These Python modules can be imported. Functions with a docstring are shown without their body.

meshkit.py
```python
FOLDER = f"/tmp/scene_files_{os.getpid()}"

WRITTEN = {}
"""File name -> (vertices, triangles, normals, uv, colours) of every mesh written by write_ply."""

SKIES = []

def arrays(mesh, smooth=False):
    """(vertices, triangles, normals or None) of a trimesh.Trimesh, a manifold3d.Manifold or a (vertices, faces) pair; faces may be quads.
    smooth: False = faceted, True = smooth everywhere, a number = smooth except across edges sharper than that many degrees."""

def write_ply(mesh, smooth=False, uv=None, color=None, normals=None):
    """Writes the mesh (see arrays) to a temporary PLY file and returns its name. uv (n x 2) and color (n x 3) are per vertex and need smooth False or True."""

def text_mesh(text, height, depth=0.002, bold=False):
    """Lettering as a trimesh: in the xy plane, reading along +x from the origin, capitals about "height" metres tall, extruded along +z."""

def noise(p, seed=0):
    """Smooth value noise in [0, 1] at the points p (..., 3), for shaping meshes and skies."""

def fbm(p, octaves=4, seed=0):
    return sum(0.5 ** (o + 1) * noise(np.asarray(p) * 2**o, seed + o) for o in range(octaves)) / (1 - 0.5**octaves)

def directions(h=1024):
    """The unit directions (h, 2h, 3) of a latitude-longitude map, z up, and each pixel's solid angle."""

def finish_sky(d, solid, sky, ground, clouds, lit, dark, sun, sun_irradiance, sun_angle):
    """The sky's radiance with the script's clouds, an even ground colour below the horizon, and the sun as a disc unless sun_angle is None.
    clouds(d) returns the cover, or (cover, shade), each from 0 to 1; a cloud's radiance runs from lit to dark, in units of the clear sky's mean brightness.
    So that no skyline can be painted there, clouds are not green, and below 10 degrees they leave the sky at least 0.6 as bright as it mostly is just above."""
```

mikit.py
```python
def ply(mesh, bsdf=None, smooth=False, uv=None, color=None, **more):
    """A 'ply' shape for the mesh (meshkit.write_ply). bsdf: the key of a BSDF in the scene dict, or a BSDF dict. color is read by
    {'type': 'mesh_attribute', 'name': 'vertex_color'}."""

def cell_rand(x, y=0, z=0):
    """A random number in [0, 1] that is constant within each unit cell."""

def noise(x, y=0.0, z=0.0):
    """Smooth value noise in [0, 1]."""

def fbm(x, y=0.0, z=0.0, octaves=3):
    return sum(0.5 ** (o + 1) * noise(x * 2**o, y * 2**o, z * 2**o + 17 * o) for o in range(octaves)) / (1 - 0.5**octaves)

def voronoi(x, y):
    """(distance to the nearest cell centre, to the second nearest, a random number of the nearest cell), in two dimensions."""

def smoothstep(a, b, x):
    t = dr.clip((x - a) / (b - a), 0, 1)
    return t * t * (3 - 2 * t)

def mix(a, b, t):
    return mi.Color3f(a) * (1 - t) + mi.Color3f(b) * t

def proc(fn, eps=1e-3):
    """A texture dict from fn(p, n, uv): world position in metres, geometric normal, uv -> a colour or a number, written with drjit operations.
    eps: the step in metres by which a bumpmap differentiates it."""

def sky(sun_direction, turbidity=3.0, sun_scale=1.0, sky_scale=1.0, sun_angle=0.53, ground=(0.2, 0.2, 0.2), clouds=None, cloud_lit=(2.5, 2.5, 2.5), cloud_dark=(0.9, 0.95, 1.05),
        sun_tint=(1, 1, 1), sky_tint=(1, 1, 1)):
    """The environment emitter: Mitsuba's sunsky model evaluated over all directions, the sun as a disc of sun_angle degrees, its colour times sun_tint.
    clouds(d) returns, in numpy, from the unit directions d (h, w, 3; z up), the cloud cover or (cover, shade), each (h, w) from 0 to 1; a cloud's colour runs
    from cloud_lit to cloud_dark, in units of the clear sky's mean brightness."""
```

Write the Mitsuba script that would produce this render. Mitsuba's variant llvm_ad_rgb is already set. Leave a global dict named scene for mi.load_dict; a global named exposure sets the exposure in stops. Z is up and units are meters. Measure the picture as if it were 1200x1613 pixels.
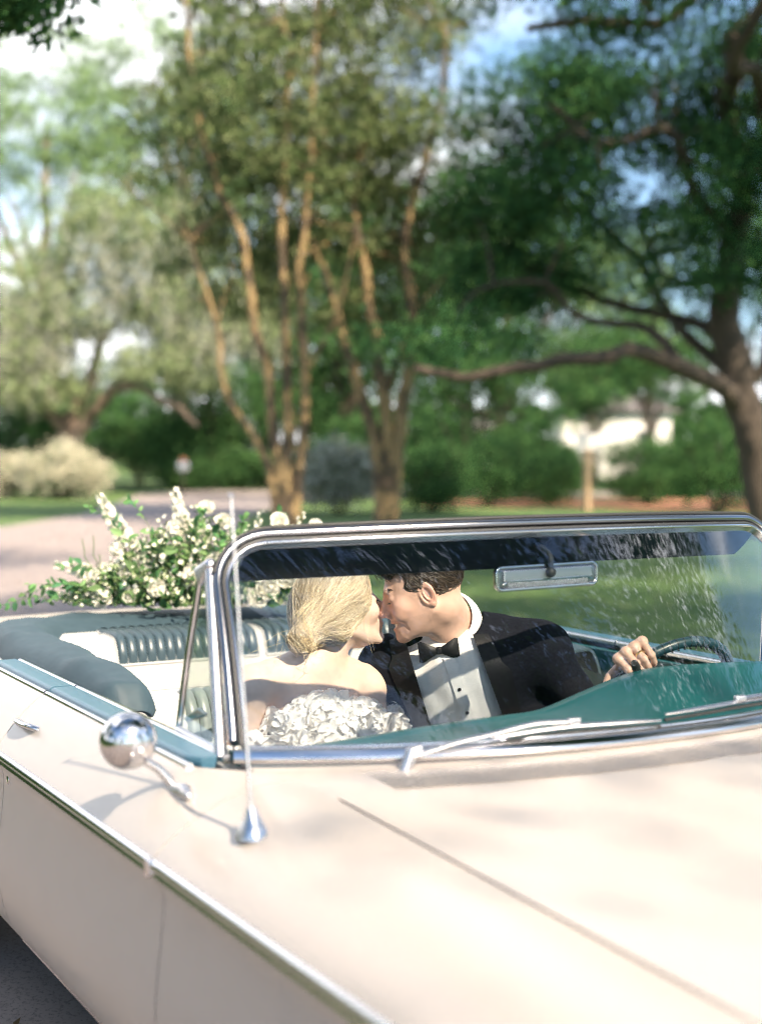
import math, numpy as np, trimesh, mitsuba as mi, mikit, meshkit
import manifold3d as m3
from mikit import proc, noise, fbm, voronoi, cell_rand, smoothstep, mix
T = mi.ScalarTransform4f
scene, labels = {}, {}

# ------------------------------------------------------------------ camera, sky, exposure
YAW, PITCH = math.radians(29.14), math.radians(2.66)
EYE = np.array([-1.901, -2.675, 1.593])
FWD = np.array([math.sin(YAW) * math.cos(PITCH), math.cos(YAW) * math.cos(PITCH), -math.sin(PITCH)])
RIGHT = np.array([math.cos(YAW), -math.sin(YAW), 0.0])
AHEAD = np.array([math.sin(YAW), math.cos(YAW), 0.0])
scene['camera'] = {'type': 'thinlens', 'fov': 29.11, 'fov_axis': 'x', 'aperture_radius': 0.0155, 'focus_distance': 3.9,
                   'near_clip': 0.05, 'far_clip': 2000.0,
                   'to_world': T().look_at(origin=EYE.tolist(), target=(EYE + FWD).tolist(), up=[0, 0, 1])}
exposure = 2.95


def clouds(d):
    c = meshkit.fbm(d * np.array([3.0, 3.0, 6.0]), 4, 5)
    bank = d @ np.array([-0.45, 0.89, 0.0])          # a broad bank of cloud beyond the pale oak
    return np.clip((c - 0.52 + 0.25 * np.clip(bank - 0.10, 0, 1)) * 5, 0, 1)


scene['sky'] = mikit.sky((0.09, -1.0, 0.80), turbidity=3.0, clouds=clouds, cloud_lit=(3.4, 3.4, 3.5), cloud_dark=(1.5, 1.55, 1.6), sun_tint=(0.97, 0.985, 1.04))


# ------------------------------------------------------------------ helpers
def numbered(key):
    if key not in scene and key not in labels:
        return key
    k = 1
    while f'{key}_{k:03d}' in scene or f'{key}_{k:03d}' in labels:
        k += 1
    return f'{key}_{k:03d}'


def thing(name, label, category, group=None):
    key = numbered(name)
    labels[key] = {'label': label, 'category': category}
    if group:
        labels[key]['group'] = group
    return key


def part(parent, name, mesh, bsdf, smooth=35, label=None, kind=None, **more):
    key = numbered(f'{parent}__{name}' if parent else name)
    scene[key] = mikit.ply(mesh, bsdf, smooth=smooth, **more)
    if label or kind:
        labels[key] = {}
        if label:
            labels[key]['label'] = label
        if kind:
            labels[key]['kind'] = kind
    return key


def struct(name, mesh, bsdf, smooth=35, parent=None):
    key = part(parent, name, mesh, bsdf, smooth)
    if not parent:
        labels[key] = {'kind': 'structure'}
    return key


def gp(right, depth, z=0.0):
    """A place given in metres to the right of and ahead of where the photographer stands."""
    p = EYE + RIGHT * right + AHEAD * depth
    return np.array([p[0], p[1], z])


def unit(v):
    v = np.asarray(v, float)
    return v / (np.linalg.norm(v, axis=-1, keepdims=True) + 1e-12)


def join(*ms):
    return trimesh.util.concatenate([m for m in ms if m is not None])


def mesh(v, f):
    f = np.asarray(f, int)
    if f.ndim == 2 and f.shape[1] == 4:
        f = np.vstack([f[:, [0, 1, 2]], f[:, [0, 2, 3]]])
    return trimesh.Trimesh(np.asarray(v, float), f, process=False)


def tube(path, radius, n=10, caps=True, flat=1.0, up=None):
    p = np.asarray(path, float)
    r = np.broadcast_to(np.asarray(radius, float), (len(p),))
    t = unit(np.gradient(p, axis=0))
    a = np.zeros_like(p)
    ref = np.array(up if up is not None else ([0, 0, 1.0] if abs(t[0][2]) < 0.9 else [1.0, 0, 0]), float)
    prev = ref
    for i in range(len(p)):
        prev = prev - t[i] * (prev @ t[i])
        prev = prev / (np.linalg.norm(prev) + 1e-12)
        a[i] = prev
    b = np.cross(t, a)
    ang = np.arange(n) * 2 * np.pi / n
    v = p[:, None] + r[:, None, None] * (np.cos(ang)[None, :, None] * a[:, None] * flat + np.sin(ang)[None, :, None] * b[:, None])
    v = v.reshape(-1, 3)
    i, j = np.meshgrid(np.arange(len(p) - 1), np.arange(n), indexing='ij')
    q = np.stack([i * n + j, i * n + (j + 1) % n, (i + 1) * n + (j + 1) % n, (i + 1) * n + j], -1).reshape(-1, 4)
    f = np.vstack([q[:, [0, 1, 2]], q[:, [0, 2, 3]]])
    if caps:
        k = len(v)
        v = np.vstack([v, p[:1], p[-1:]])
        jj = np.arange(n)
        e = (len(p) - 1) * n
        f = np.vstack([f, np.stack([np.full(n, k), (jj + 1) % n, jj], 1), np.stack([np.full(n, k + 1), e + jj, e + (jj + 1) % n], 1)])
    return trimesh.Trimesh(v, f, process=False)


def spline(pts, n, closed=False):
    """Catmull-Rom through the points."""
    p = np.asarray(pts, float)
    if closed:
        q = np.vstack([p[-1:], p, p[:2]])
        m = len(p)
    else:
        q = np.vstack([2 * p[0] - p[1], p, 2 * p[-1] - p[-2]])
        m = len(p) - 1
    u = np.linspace(0, m, n, endpoint=not closed)
    i = np.minimum(u.astype(int), m - 1)
    t = (u - i)[:, None]
    a, b, c, d = q[i], q[i + 1], q[i + 2], q[i + 3]
    return 0.5 * (2 * b + (c - a) * t + (2 * a - 5 * b + 4 * c - d) * t**2 + (3 * b - a - 3 * c + d) * t**3)


def sheet(P, thick=0.002, flip=False):
    """A closed shell from a grid of points (n, m, 3): the grid, and the grid moved inwards by thick."""
    P = np.asarray(P, float)
    n, m = P.shape[:2]
    nr = unit(np.cross(np.gradient(P, axis=0), np.gradient(P, axis=1)))
    Q = P + nr * (thick if flip else -thick)
    v = np.vstack([P.reshape(-1, 3), Q.reshape(-1, 3)])
    i, j = np.meshgrid(np.arange(n - 1), np.arange(m - 1), indexing='ij')
    q = np.stack([i * m + j, (i + 1) * m + j, (i + 1) * m + j + 1, i * m + j + 1], -1).reshape(-1, 4)
    k = n * m
    rim = list(range(m)) + [r * m + m - 1 for r in range(1, n)] + [(n - 1) * m + c for c in range(m - 2, -1, -1)] + [r * m for r in range(n - 2, 0, -1)]
    rim = np.array(rim)
    nx = np.roll(rim, -1)
    s = np.stack([rim, nx, nx + k, rim + k], 1)
    f = np.vstack([q, q[:, ::-1] + k, s])
    return mesh(v, f)


def patch(P):
    """An open sheet from a grid of points."""
    P = np.asarray(P, float)
    n, m = P.shape[:2]
    i, j = np.meshgrid(np.arange(n - 1), np.arange(m - 1), indexing='ij')
    q = np.stack([i * m + j, (i + 1) * m + j, (i + 1) * m + j + 1, i * m + j + 1], -1).reshape(-1, 4)
    return mesh(P.reshape(-1, 3), q)


def sweep(path, prof, A, B, closed=False, caps=True):
    """A convex profile (m, 2) swept along the path with side axes A and B."""
    p, prof = np.asarray(path, float), np.asarray(prof, float)
    A, B = np.broadcast_to(A, p.shape), np.broadcast_to(B, p.shape)
    n, m = len(p), len(prof)
    v = (p[:, None] + prof[None, :, :1] * A[:, None] + prof[None, :, 1:] * B[:, None]).reshape(-1, 3)
    i, j = np.meshgrid(np.arange(n if closed else n - 1), np.arange(m), indexing='ij')
    q = np.stack([i * m + j, i * m + (j + 1) % m, ((i + 1) % n) * m + (j + 1) % m, ((i + 1) % n) * m + j], -1).reshape(-1, 4)
    f = np.vstack([q[:, [0, 1, 2]], q[:, [0, 2, 3]]])
    if caps and not closed:
        k = np.arange(1, m - 1)
        e = (n - 1) * m
        f = np.vstack([f, np.stack([k * 0, k + 1, k], 1), np.stack([k * 0 + e, e + k, e + k + 1], 1)])
    return trimesh.Trimesh(v, f, process=False)


def round_profile(w, h, r, k=4):
    """A rounded rectangle, width w, height h, about the origin."""
    pts = []
    for cx, cy, a0 in ((w / 2 - r, h / 2 - r, 0), (-w / 2 + r, h / 2 - r, 90), (-w / 2 + r, -h / 2 + r, 180), (w / 2 - r, -h / 2 + r, 270)):
        for a in np.radians(np.linspace(a0, a0 + 90, k)):
            pts.append((cx + r * math.cos(a), cy + r * math.sin(a)))
    return np.array(pts)


def rbox(size, r=0.01, center=(0, 0, 0), seg=12):
    s = m3.Manifold.sphere(r, seg)
    h = np.array(size) / 2 - r
    pts = [s.translate([x * h[0], y * h[1], z * h[2]]) for x in (-1, 1) for y in (-1, 1) for z in (-1, 1)]
    mm = m3.Manifold.batch_hull(pts).translate(list(map(float, center))).to_mesh()
    return trimesh.Trimesh(mm.vert_properties[:, :3], mm.tri_verts, process=False)


def hull_balls(balls, seg=14):
    mm = m3.Manifold.batch_hull([m3.Manifold.sphere(r, seg).translate(list(map(float, c))) for c, r in balls]).to_mesh()
    return trimesh.Trimesh(mm.vert_properties[:, :3], mm.tri_verts, process=False)


def lathe(prof, n=32):
    """prof: (radius, z) points, turned about z."""
    prof = np.asarray(prof, float)
    a = np.arange(n) * 2 * np.pi / n
    v = np.stack([prof[:, None, 0] * np.cos(a), prof[:, None, 0] * np.sin(a), np.broadcast_to(prof[:, None, 1], (len(prof), n))], -1).reshape(-1, 3)
    i, j = np.meshgrid(np.arange(len(prof) - 1), np.arange(n), indexing='ij')
    q = np.stack([i * n + j, i * n + (j + 1) % n, (i + 1) * n + (j + 1) % n, (i + 1) * n + j], -1).reshape(-1, 4)
    return mesh(v, q)


def frame_matrix(origin, x, z):
    """Columns: x axis, y axis, z axis and origin."""
    x = unit(x)
    z = unit(np.asarray(z) - x * (np.asarray(z) @ x))
    m = np.eye(4)
    m[:3, 0], m[:3, 1], m[:3, 2], m[:3, 3] = x, np.cross(z, x), z, origin
    return m


def moved(ms, M):
    ms = ms.copy()
    ms.apply_transform(M)
    return ms


def nets(fn, lo, hi, h):
    """The zero surface of fn (negative inside) as a mesh: surface nets."""
    lo = np.array(lo, float)
    n = np.ceil((np.array(hi) - lo) / h).astype(int) + 1
    g = np.stack(np.meshgrid(*[lo[k] + h * np.arange(n[k]) for k in range(3)], indexing='ij'), -1).reshape(-1, 3)
    step = 4
    nc = -(-n // step) + 1
    gc = np.stack(np.meshgrid(*[lo[k] + h * step * np.arange(nc[k]) for k in range(3)], indexing='ij'), -1).reshape(-1, 3)
    vc = fn(gc).reshape(nc)
    ii = np.ix_(*[np.minimum((np.arange(n[k]) + step // 2) // step, nc[k] - 1) for k in range(3)])
    v = vc[ii].ravel()
    near = np.abs(v) < step * h * 1.6
    v[near] = fn(g[near])
    v = v.reshape(n)
    s = v < 0
    c = n - 1
    acc, cnt = np.zeros((*c, 3)), np.zeros(c)
    idx = np.stack(np.meshgrid(*[np.arange(k) for k in n], indexing='ij'), -1).astype(float)
    quads = []
    for a in range(3):
        b, d = (a + 1) % 3, (a + 2) % 3
        sl = [slice(None)] * 3
        s0, s1 = list(sl), list(sl)
        s0[a], s1[a] = slice(0, -1), slice(1, None)
        cross = s[tuple(s0)] != s[tuple(s1)]
        v0, v1 = v[tuple(s0)], v[tuple(s1)]
        t = np.where(cross, v0 / np.where(cross, v0 - v1, 1), 0)
        p = idx[tuple(s0)].copy()
        p[..., a] += t
        for ob in (0, 1):
            for od in (0, 1):
                src, dst = [slice(None)] * 3, [slice(None)] * 3
                for ax, o in ((b, ob), (d, od)):
                    src[ax] = slice(0, -1) if o == 0 else slice(1, None)
                w = cross[tuple(src)]
                acc += np.where(w[..., None], p[tuple(src)], 0)
                cnt += w
        e = np.argwhere(cross)
        e = e[(e[:, b] > 0) & (e[:, d] > 0) & (e[:, b] < c[b]) & (e[:, d] < c[d])]
        eb, ed = np.zeros(3, int), np.zeros(3, int)
        eb[b], ed[d] = 1, 1
        q = [np.ravel_multi_index((e - x).T, c) for x in (eb + ed, ed, eb * 0, eb)]
        q = np.stack(q, 1)
        fl = ~s[tuple(s0)][tuple(e.T)]
        q[fl] = q[fl][:, ::-1]
        quads.append(q)
    quads = np.vstack(quads)
    used = cnt.ravel() > 0
    pos = lo + h * (acc.reshape(-1, 3)[used] / cnt.ravel()[used][:, None])
    new = np.cumsum(used) - 1
    return mesh(pos, new[quads])


# signed distances for the figures
def ball(p, c, r):
    return np.linalg.norm(p - np.asarray(c), axis=1) - r


def egg(p, c, r):
    q = (p - np.asarray(c)) / np.asarray(r)
    k = np.linalg.norm(q, axis=1)
    return (k - 1) * k / (np.linalg.norm(q / np.asarray(r), axis=1) + 1e-9)


def cone(p, a, b, ra, rb):
    a, b = np.asarray(a, float), np.asarray(b, float)
    t = np.clip((p - a) @ (b - a) / ((b - a) @ (b - a) + 1e-12), 0, 1)
    return np.linalg.norm(p - a - t[:, None] * (b - a), axis=1) - (ra + (rb - ra) * t)


def blend(a, b, k):
    h = np.clip(0.5 + 0.5 * (b - a) / k, 0, 1)
    return b + (a - b) * h - k * h * (1 - h)


def carve(a, b, k):
    return -blend(-a, b, k)


# ------------------------------------------------------------------ materials
def rough(name, color, roughness=0.5, **more):
    scene[name] = {'type': 'twosided', 'bsdf': {'type': 'principled', 'base_color': color if isinstance(color, dict) else {'type': 'rgb', 'value': list(color)}, 'roughness': roughness, **more}}
    return name


def rgb(*c):
    return {'type': 'rgb', 'value': list(c)}


VCOL = {'type': 'mesh_attribute', 'name': 'vertex_color'}
rough('paint', proc(lambda p, n, uv: mix((0.392, 0.362, 0.337), (0.372, 0.343, 0.320), fbm(p[0] * 9, p[1] * 9, p[2] * 9, 3))), 0.26, clearcoat=1.0, clearcoat_gloss=0.96, specular=0.5)
scene['chrome'] = {'type': 'twosided', 'bsdf': {'type': 'roughconductor', 'material': 'Al', 'alpha': 0.04, 'specular_reflectance': rgb(0.80, 0.80, 0.82)}}
scene['satin_chrome'] = {'type': 'twosided', 'bsdf': {'type': 'roughconductor', 'material': 'Al', 'alpha': 0.22, 'specular_reflectance': {'type': 'rgb', 'value': [0.8, 0.8, 0.82]}}}
rough('primer', (0.10, 0.022, 0.018), 0.7)
rough('underbody', (0.02, 0.02, 0.022), 0.8)
rough('rubber', (0.022, 0.024, 0.026), 0.55)
rough('gasket', (0.03, 0.033, 0.036), 0.45)
rough('teal_paint', (0.005, 0.080, 0.088), 0.4, clearcoat=0.25, clearcoat_gloss=0.8)
rough('teal_rail', (0.04, 0.115, 0.175), 0.3, clearcoat=0.7, clearcoat_gloss=0.92)
rough('teal_vinyl', proc(lambda p, n, uv: mix((0.034, 0.062, 0.082), (0.045, 0.078, 0.10), fbm(p[0] * 30, p[1] * 30, p[2] * 30, 3))), 0.58, specular=0.4)
rough('blue_pleat', (0.045, 0.075, 0.095), 0.35, specular=0.6)
rough('white_vinyl', proc(lambda p, n, uv: mix((0.40, 0.41, 0.41), (0.45, 0.46, 0.455), fbm(p[0] * 20, p[1] * 20, p[2] * 20, 3))), 0.4, specular=0.5)
rough('silver_pleat', (0.22, 0.26, 0.275), 0.35, specular=0.6)
rough('visor_vinyl', (0.008, 0.014, 0.028), 0.5)
scene['frame_metal'] = {'type': 'twosided', 'bsdf': {'type': 'roughconductor', 'material': 'Al', 'alpha': 0.10, 'specular_reflectance': rgb(0.42, 0.43, 0.46)}}
rough('wheel_rim', (0.010, 0.042, 0.060), 0.35, clearcoat=0.4)
rough('carpet', (0.015, 0.06, 0.07), 0.9)
scene['window_glass'] = {'type': 'thindielectric', 'int_ior': 1.52, 'specular_transmittance': rgb(0.83, 0.855, 0.845)}
scene['band_glass'] = {'type': 'thindielectric', 'int_ior': 1.52, 'specular_transmittance': rgb(0.66, 0.72, 0.78)}
scene['vent_glass'] = {'type': 'thindielectric', 'int_ior': 1.52, 'specular_transmittance': rgb(0.86, 0.92, 0.90)}
scene['mirror_silver'] = {'type': 'twosided', 'bsdf': {'type': 'conductor', 'material': 'Ag'}}
# ------------------------------------------------------------------ the ground
def flat(poly, z=0.0):
    from shapely.geometry import Polygon
    vv, ff = trimesh.creation.triangulate_polygon(Polygon([gp(r, d)[:2] for r, d in poly]), engine='earcut')
    return mesh(np.column_stack([vv, np.full(len(vv), z)]), ff)


rough('grass_mat', proc(lambda p, n, uv: mix(mix((0.035, 0.075, 0.022), (0.075, 0.125, 0.035), fbm(p[0] * 0.9, p[1] * 0.9, 0, 4)), (0.11, 0.14, 0.055), smoothstep(0.55, 0.8, fbm(p[0] * 7, p[1] * 7, 3, 3)))), 0.9)
rough('drive_mat', proc(lambda p, n, uv: mix(mix((0.19, 0.163, 0.155), (0.245, 0.213, 0.205), fbm(p[0] * 1.3, p[1] * 1.3, 0, 4)), (0.13, 0.115, 0.11), smoothstep(0.45, 0.85, fbm(p[0] * 140, p[1] * 140, 1, 3)))), 0.85)
rough('mulch_mat', proc(lambda p, n, uv: mix((0.16, 0.075, 0.045), (0.28, 0.15, 0.09), fbm(p[0] * 12, p[1] * 12, 0, 3))), 0.95)
struct('lawn', mesh([(-400, -400, 0), (400, -400, 0), (400, 400, 0), (-400, 400, 0)], [(0, 1, 2, 3)]), 'grass_mat', False)
struct('driveway', flat([(-4.2, -30), (-4.2, 6), (-5.4, 12), (-7.4, 20), (-7.3, 28), (-6.7, 33), (-7.1, 39), (-7.6, 46), (-6.6, 50), (-2, 50), (6, 49), (16, 47), (16, 43.5), (5, 44.5), (-1, 43.5), (-2.6, 39), (-2.9, 33), (-2.7, 26), (-2.2, 20), (-0.8, 14), (1.0, 9), (1.9, 4), (2.2, -30)], 0.004), 'drive_mat', False)
struct('mulch_bed', flat([(1.0, 37), (3.2, 36.2), (4.4, 37.2), (6.2, 35.8), (9.5, 33.6), (13, 34), (18, 40), (10, 42.5), (2, 42.5)], 0.004), 'mulch_mat', False)
# ------------------------------------------------------------------ the car
car = thing('convertible_car', 'cream vintage convertible with chrome trim, teal interior and its top folded down', 'car')


CX = 0.11   # the middle of the car
HWB, HWT = 0.852, 0.792   # half widths of the windshield at its foot and at its top
HG = 0.7745   # half width of the hood


def sstep(a, b, x):
    t = np.clip((x - a) / (b - a), 0, 1)
    return t * t * (3 - 2 * t)


def zh(y):
    return 0.942 + 0.038 * (y + 0.27) - 0.06 * sstep(-1.5, -2.1, y)


def side_scale(y):
    return 1 - 0.075 * np.clip((-1.2 - y) / 0.85, 0, 1) ** 2 - 0.05 * np.clip((y - 1.6) / 1.7, 0, 1) ** 2


def upper(y, n=14):
    w = sstep(-0.14, 0.02, y)
    p0 = np.array([-0.6725 * (1 - w) - 0.838 * w, (zh(y) - 0.009) * (1 - w) + 0.952 * w])
    p1 = np.array([-0.80 * (1 - w) - 0.872 * w, (zh(y) + 0.003) * (1 - w) + 0.945 * w])
    p2 = np.array([-0.93 * (1 - w) - 0.935 * w, 0.875 * (1 - w) + 0.868 * w])
    p3 = np.array([-0.968, 0.824])
    t = np.linspace(0, 1, n)[:, None]
    return (1 - t) ** 3 * p0 + 3 * t * (1 - t) ** 2 * p1 + 3 * t * t * (1 - t) * p2 + t**3 * p3


LOWER = spline([(-0.964, 0.808), (-0.951, 0.786), (-0.944, 0.75), (-0.950, 0.67), (-0.961, 0.57), (-0.958, 0.48), (-0.935, 0.39), (-0.905, 0.345), (-0.885, 0.335)], 26)


def arch(y):
    z = 0.0
    for c in (-1.02, 2.1):
        d = abs(y - c)
        if d < 0.37:
            z = max(z, 0.36 + math.sqrt(0.37**2 - d * d) * 0.98)
    return z


def lower(y):
    a = max(arch(y), 0.335)
    k = np.argmin(abs(LOWER[:, 1] - a)) if a > 0.336 else len(LOWER) - 1
    u = np.linspace(0, k, 26)
    return np.stack([np.interp(u, np.arange(26), LOWER[:, c]) for c in (0, 1)], 1)


def panel_grid(ys, sect):
    g = []
    for y in ys:
        s = sect(y)
        g.append(np.column_stack([s[:, 0] * side_scale(y), np.full(len(s), y), s[:, 1]]))
    return np.array(g)


def mirror_x(P):
    Q = np.array(P, float).copy()
    Q[..., 0] = 2 * CX - Q[..., 0]
    return Q


SPANS = {'fender': (-2.05, -0.1525), 'door': (-0.1475, 0.968), 'rear_quarter': (0.973, 3.3)}
for name, (y0, y1) in SPANS.items():
    ys = np.linspace(y0, y1, 60)
    for sgn in (0, 1):
        gu, gl = panel_grid(ys, upper), panel_grid(ys, lower)
        g = np.concatenate([gu, gl], 1)
        if name == 'rear_quarter':   # the shoulder falls away towards the tail
            g[:, :14, 2] -= 0.05 * sstep(1.9, 3.3, ys)[:, None]
        if sgn:
            g = mirror_x(g)
        part(car, name, sheet(g, 0.008, flip=not sgn), 'paint', 30)
DOOR, DOOR2 = f'{car}__door', f'{car}__door_001'

# dark inner body behind the gaps
for sgn in (-1, 1):
    part(car, 'inner_sill', rbox((0.03, 5.0, 0.42), 0.01, (CX + sgn * 1.01, 0.62, 0.56)), 'underbody')
for s_ in (-1, 1):
    part(car, 'hood_ledge', sheet(np.array([[(CX + s_ * x, y, zh(y) - 0.020) for x in (0.70, 0.815)] for y in np.linspace(-2.0, -0.05, 20)]), 0.004), 'primer')


def hood_rear(x):
    return -0.26 - 0.215 * (1 - np.abs((x - CX) / 0.80) ** 2.2)


xs = CX + np.linspace(-HG, HG, 61)
vs = np.linspace(0, 1, 50)
H = np.zeros((50, 61, 3))
for j, x in enumerate(xs):
    y = -2.02 + (hood_rear(x) + 2.02) * vs
    H[:, j] = np.column_stack([np.full(50, x), y, zh(y) + 0.031 * (1 - ((x - CX) / HG) ** 2) + 0.004 * np.exp(-((x - CX) / 0.05) ** 2)])
edge = np.minimum(np.arange(61), np.arange(61)[::-1])
H[:, edge == 0, 2] -= 0.001
part(car, 'hood', sheet(H, 0.0025, flip=True), 'paint', 40)


# windshield surface: s across (-1 passenger, 1 driver), t up
def base_y(s):
    return 0.0 - 0.30 * (1 - np.abs(s) ** 2.2)


def wind(s, t):
    s, t = np.asarray(s, float), np.asarray(t, float)
    k = 1 - np.abs(s) ** 2.2
    b = np.stack([CX + HWB * s, base_y(s), 0.966 + 0.012 * k], -1)
    u = np.stack([CX + HWT * s, 0.265 - 0.150 * k, 1.388 + 0.016 * k], -1)
    p = b + (u - b) * t[..., None]
    p[..., 1] -= 0.012 * np.sin(np.pi * t)
    return p


def wind_normal(s, t):
    e = 1e-3
    return unit(np.cross(wind(s + e, t) - wind(s - e, t), wind(s, t + e) - wind(s, t - e)))


HW, HH = 0.82, 0.475   # half width and height in metres, for rounding the corners


def outline(inset=0.0, rt=0.115, rb=0.03, n=40):
    """Rounded outline of the opening as (s, t), anticlockwise from the lower passenger corner."""
    w, h0, h1 = HW - inset, inset, HH - inset
    rt, rb = max(rt - inset, 0.01), max(rb - inset, 0.008)
    pts = []
    pts += [(x, h0) for x in np.linspace(-w + rb, w - rb, n)]
    pts += [(w - rb + rb * math.sin(a), h0 + rb - rb * math.cos(a)) for a in np.linspace(0, math.pi / 2, 7)[1:]]
    pts += [(w, y) for y in np.linspace(h0 + rb, h1 - rt, 14)[1:]]
    pts += [(w - rt + rt * math.cos(a), h1 - rt + rt * math.sin(a)) for a in np.linspace(0, math.pi / 2, 12)[1:]]
    pts += [(x, h1) for x in np.linspace(w - rt, -w + rt, n)[1:]]
    pts += [(-w + rt - rt * math.sin(a), h1 - rt + rt * math.cos(a)) for a in np.linspace(0, math.pi / 2, 12)[1:]]
    pts += [(-w, y) for y in np.linspace(h1 - rt, h0 + rb, 14)[1:]]
    pts += [(-w + rb - rb * math.cos(a), h0 + rb - rb * math.sin(a)) for a in np.linspace(0, math.pi / 2, 7)[1:-1]]
    p = np.array(pts)
    return p[:, 0] / HW, p[:, 1] / HH


def frame_sweep(inset, prof, rt=0.115, rb=0.03, keep=None, closed=True):
    s, t = outline(inset, rt, rb)
    if keep is not None:
        k = keep(s, t)
        start = np.argmax(k & ~np.roll(k, 1))
        order = (np.arange(len(s)) + start) % len(s)
        order = order[k[order]]
        s, t, closed = s[order], t[order], False
    P, N = wind(s, t), wind_normal(s, t)
    tg = unit(np.roll(P, -1, 0) - np.roll(P, 1, 0)) if closed else unit(np.gradient(P, axis=0))
    B = unit(np.cross(N, tg))     # inwards
    return sweep(P, prof, B, N, closed)


top = lambda s, t: t > 0.06
part(car, 'windshield_frame', frame_sweep(0.0, round_profile(0.018, 0.040, 0.007), keep=top), 'frame_metal', 40)
part(car, 'windshield_gasket', frame_sweep(0.012, round_profile(0.009, 0.022, 0.004)), 'gasket', 40)
part(car, 'windshield_molding', frame_sweep(0.019, round_profile(0.008, 0.024, 0.0035)), 'chrome', 40)
part(car, 'header_seal', frame_sweep(-0.009, round_profile(0.008, 0.044, 0.0038), rt=0.125, keep=lambda s, t: (t > 0.80)), 'rubber', 40)
# sill molding under the glass
ss = np.linspace(-1.0, 1.0, 70)
P = wind(ss, np.full(70, 0.005))
N = wind_normal(ss, np.full(70, 0.005))
part(car, 'sill_molding', sweep(P + N * 0.004, round_profile(0.028, 0.020, 0.008), unit(np.cross(N, unit(np.gradient(P, axis=0)))), N), 'chrome', 40)


def glass_rows(t0, t1, n, inset=0.021):
    rt = 0.115 - inset
    rows = []
    for t in np.linspace(t0, t1, n):
        y = inset + t * (HH - 2 * inset)
        d = y - (HH - inset - rt)
        w = HW - inset - (rt - math.sqrt(max(rt * rt - d * d, 0)) if d > 0 else 0)
        rows.append(wind(np.linspace(-w, w, 60) / HW, np.full(60, y / HH)))
    return patch(np.array(rows))


part(car, 'windshield_glass', glass_rows(0, 0.80, 30), 'window_glass', True)
part(car, 'shade_band', glass_rows(0.80, 1.0, 14), 'band_glass', True, label='dark tinted strip across the top of the windshield glass')

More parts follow.
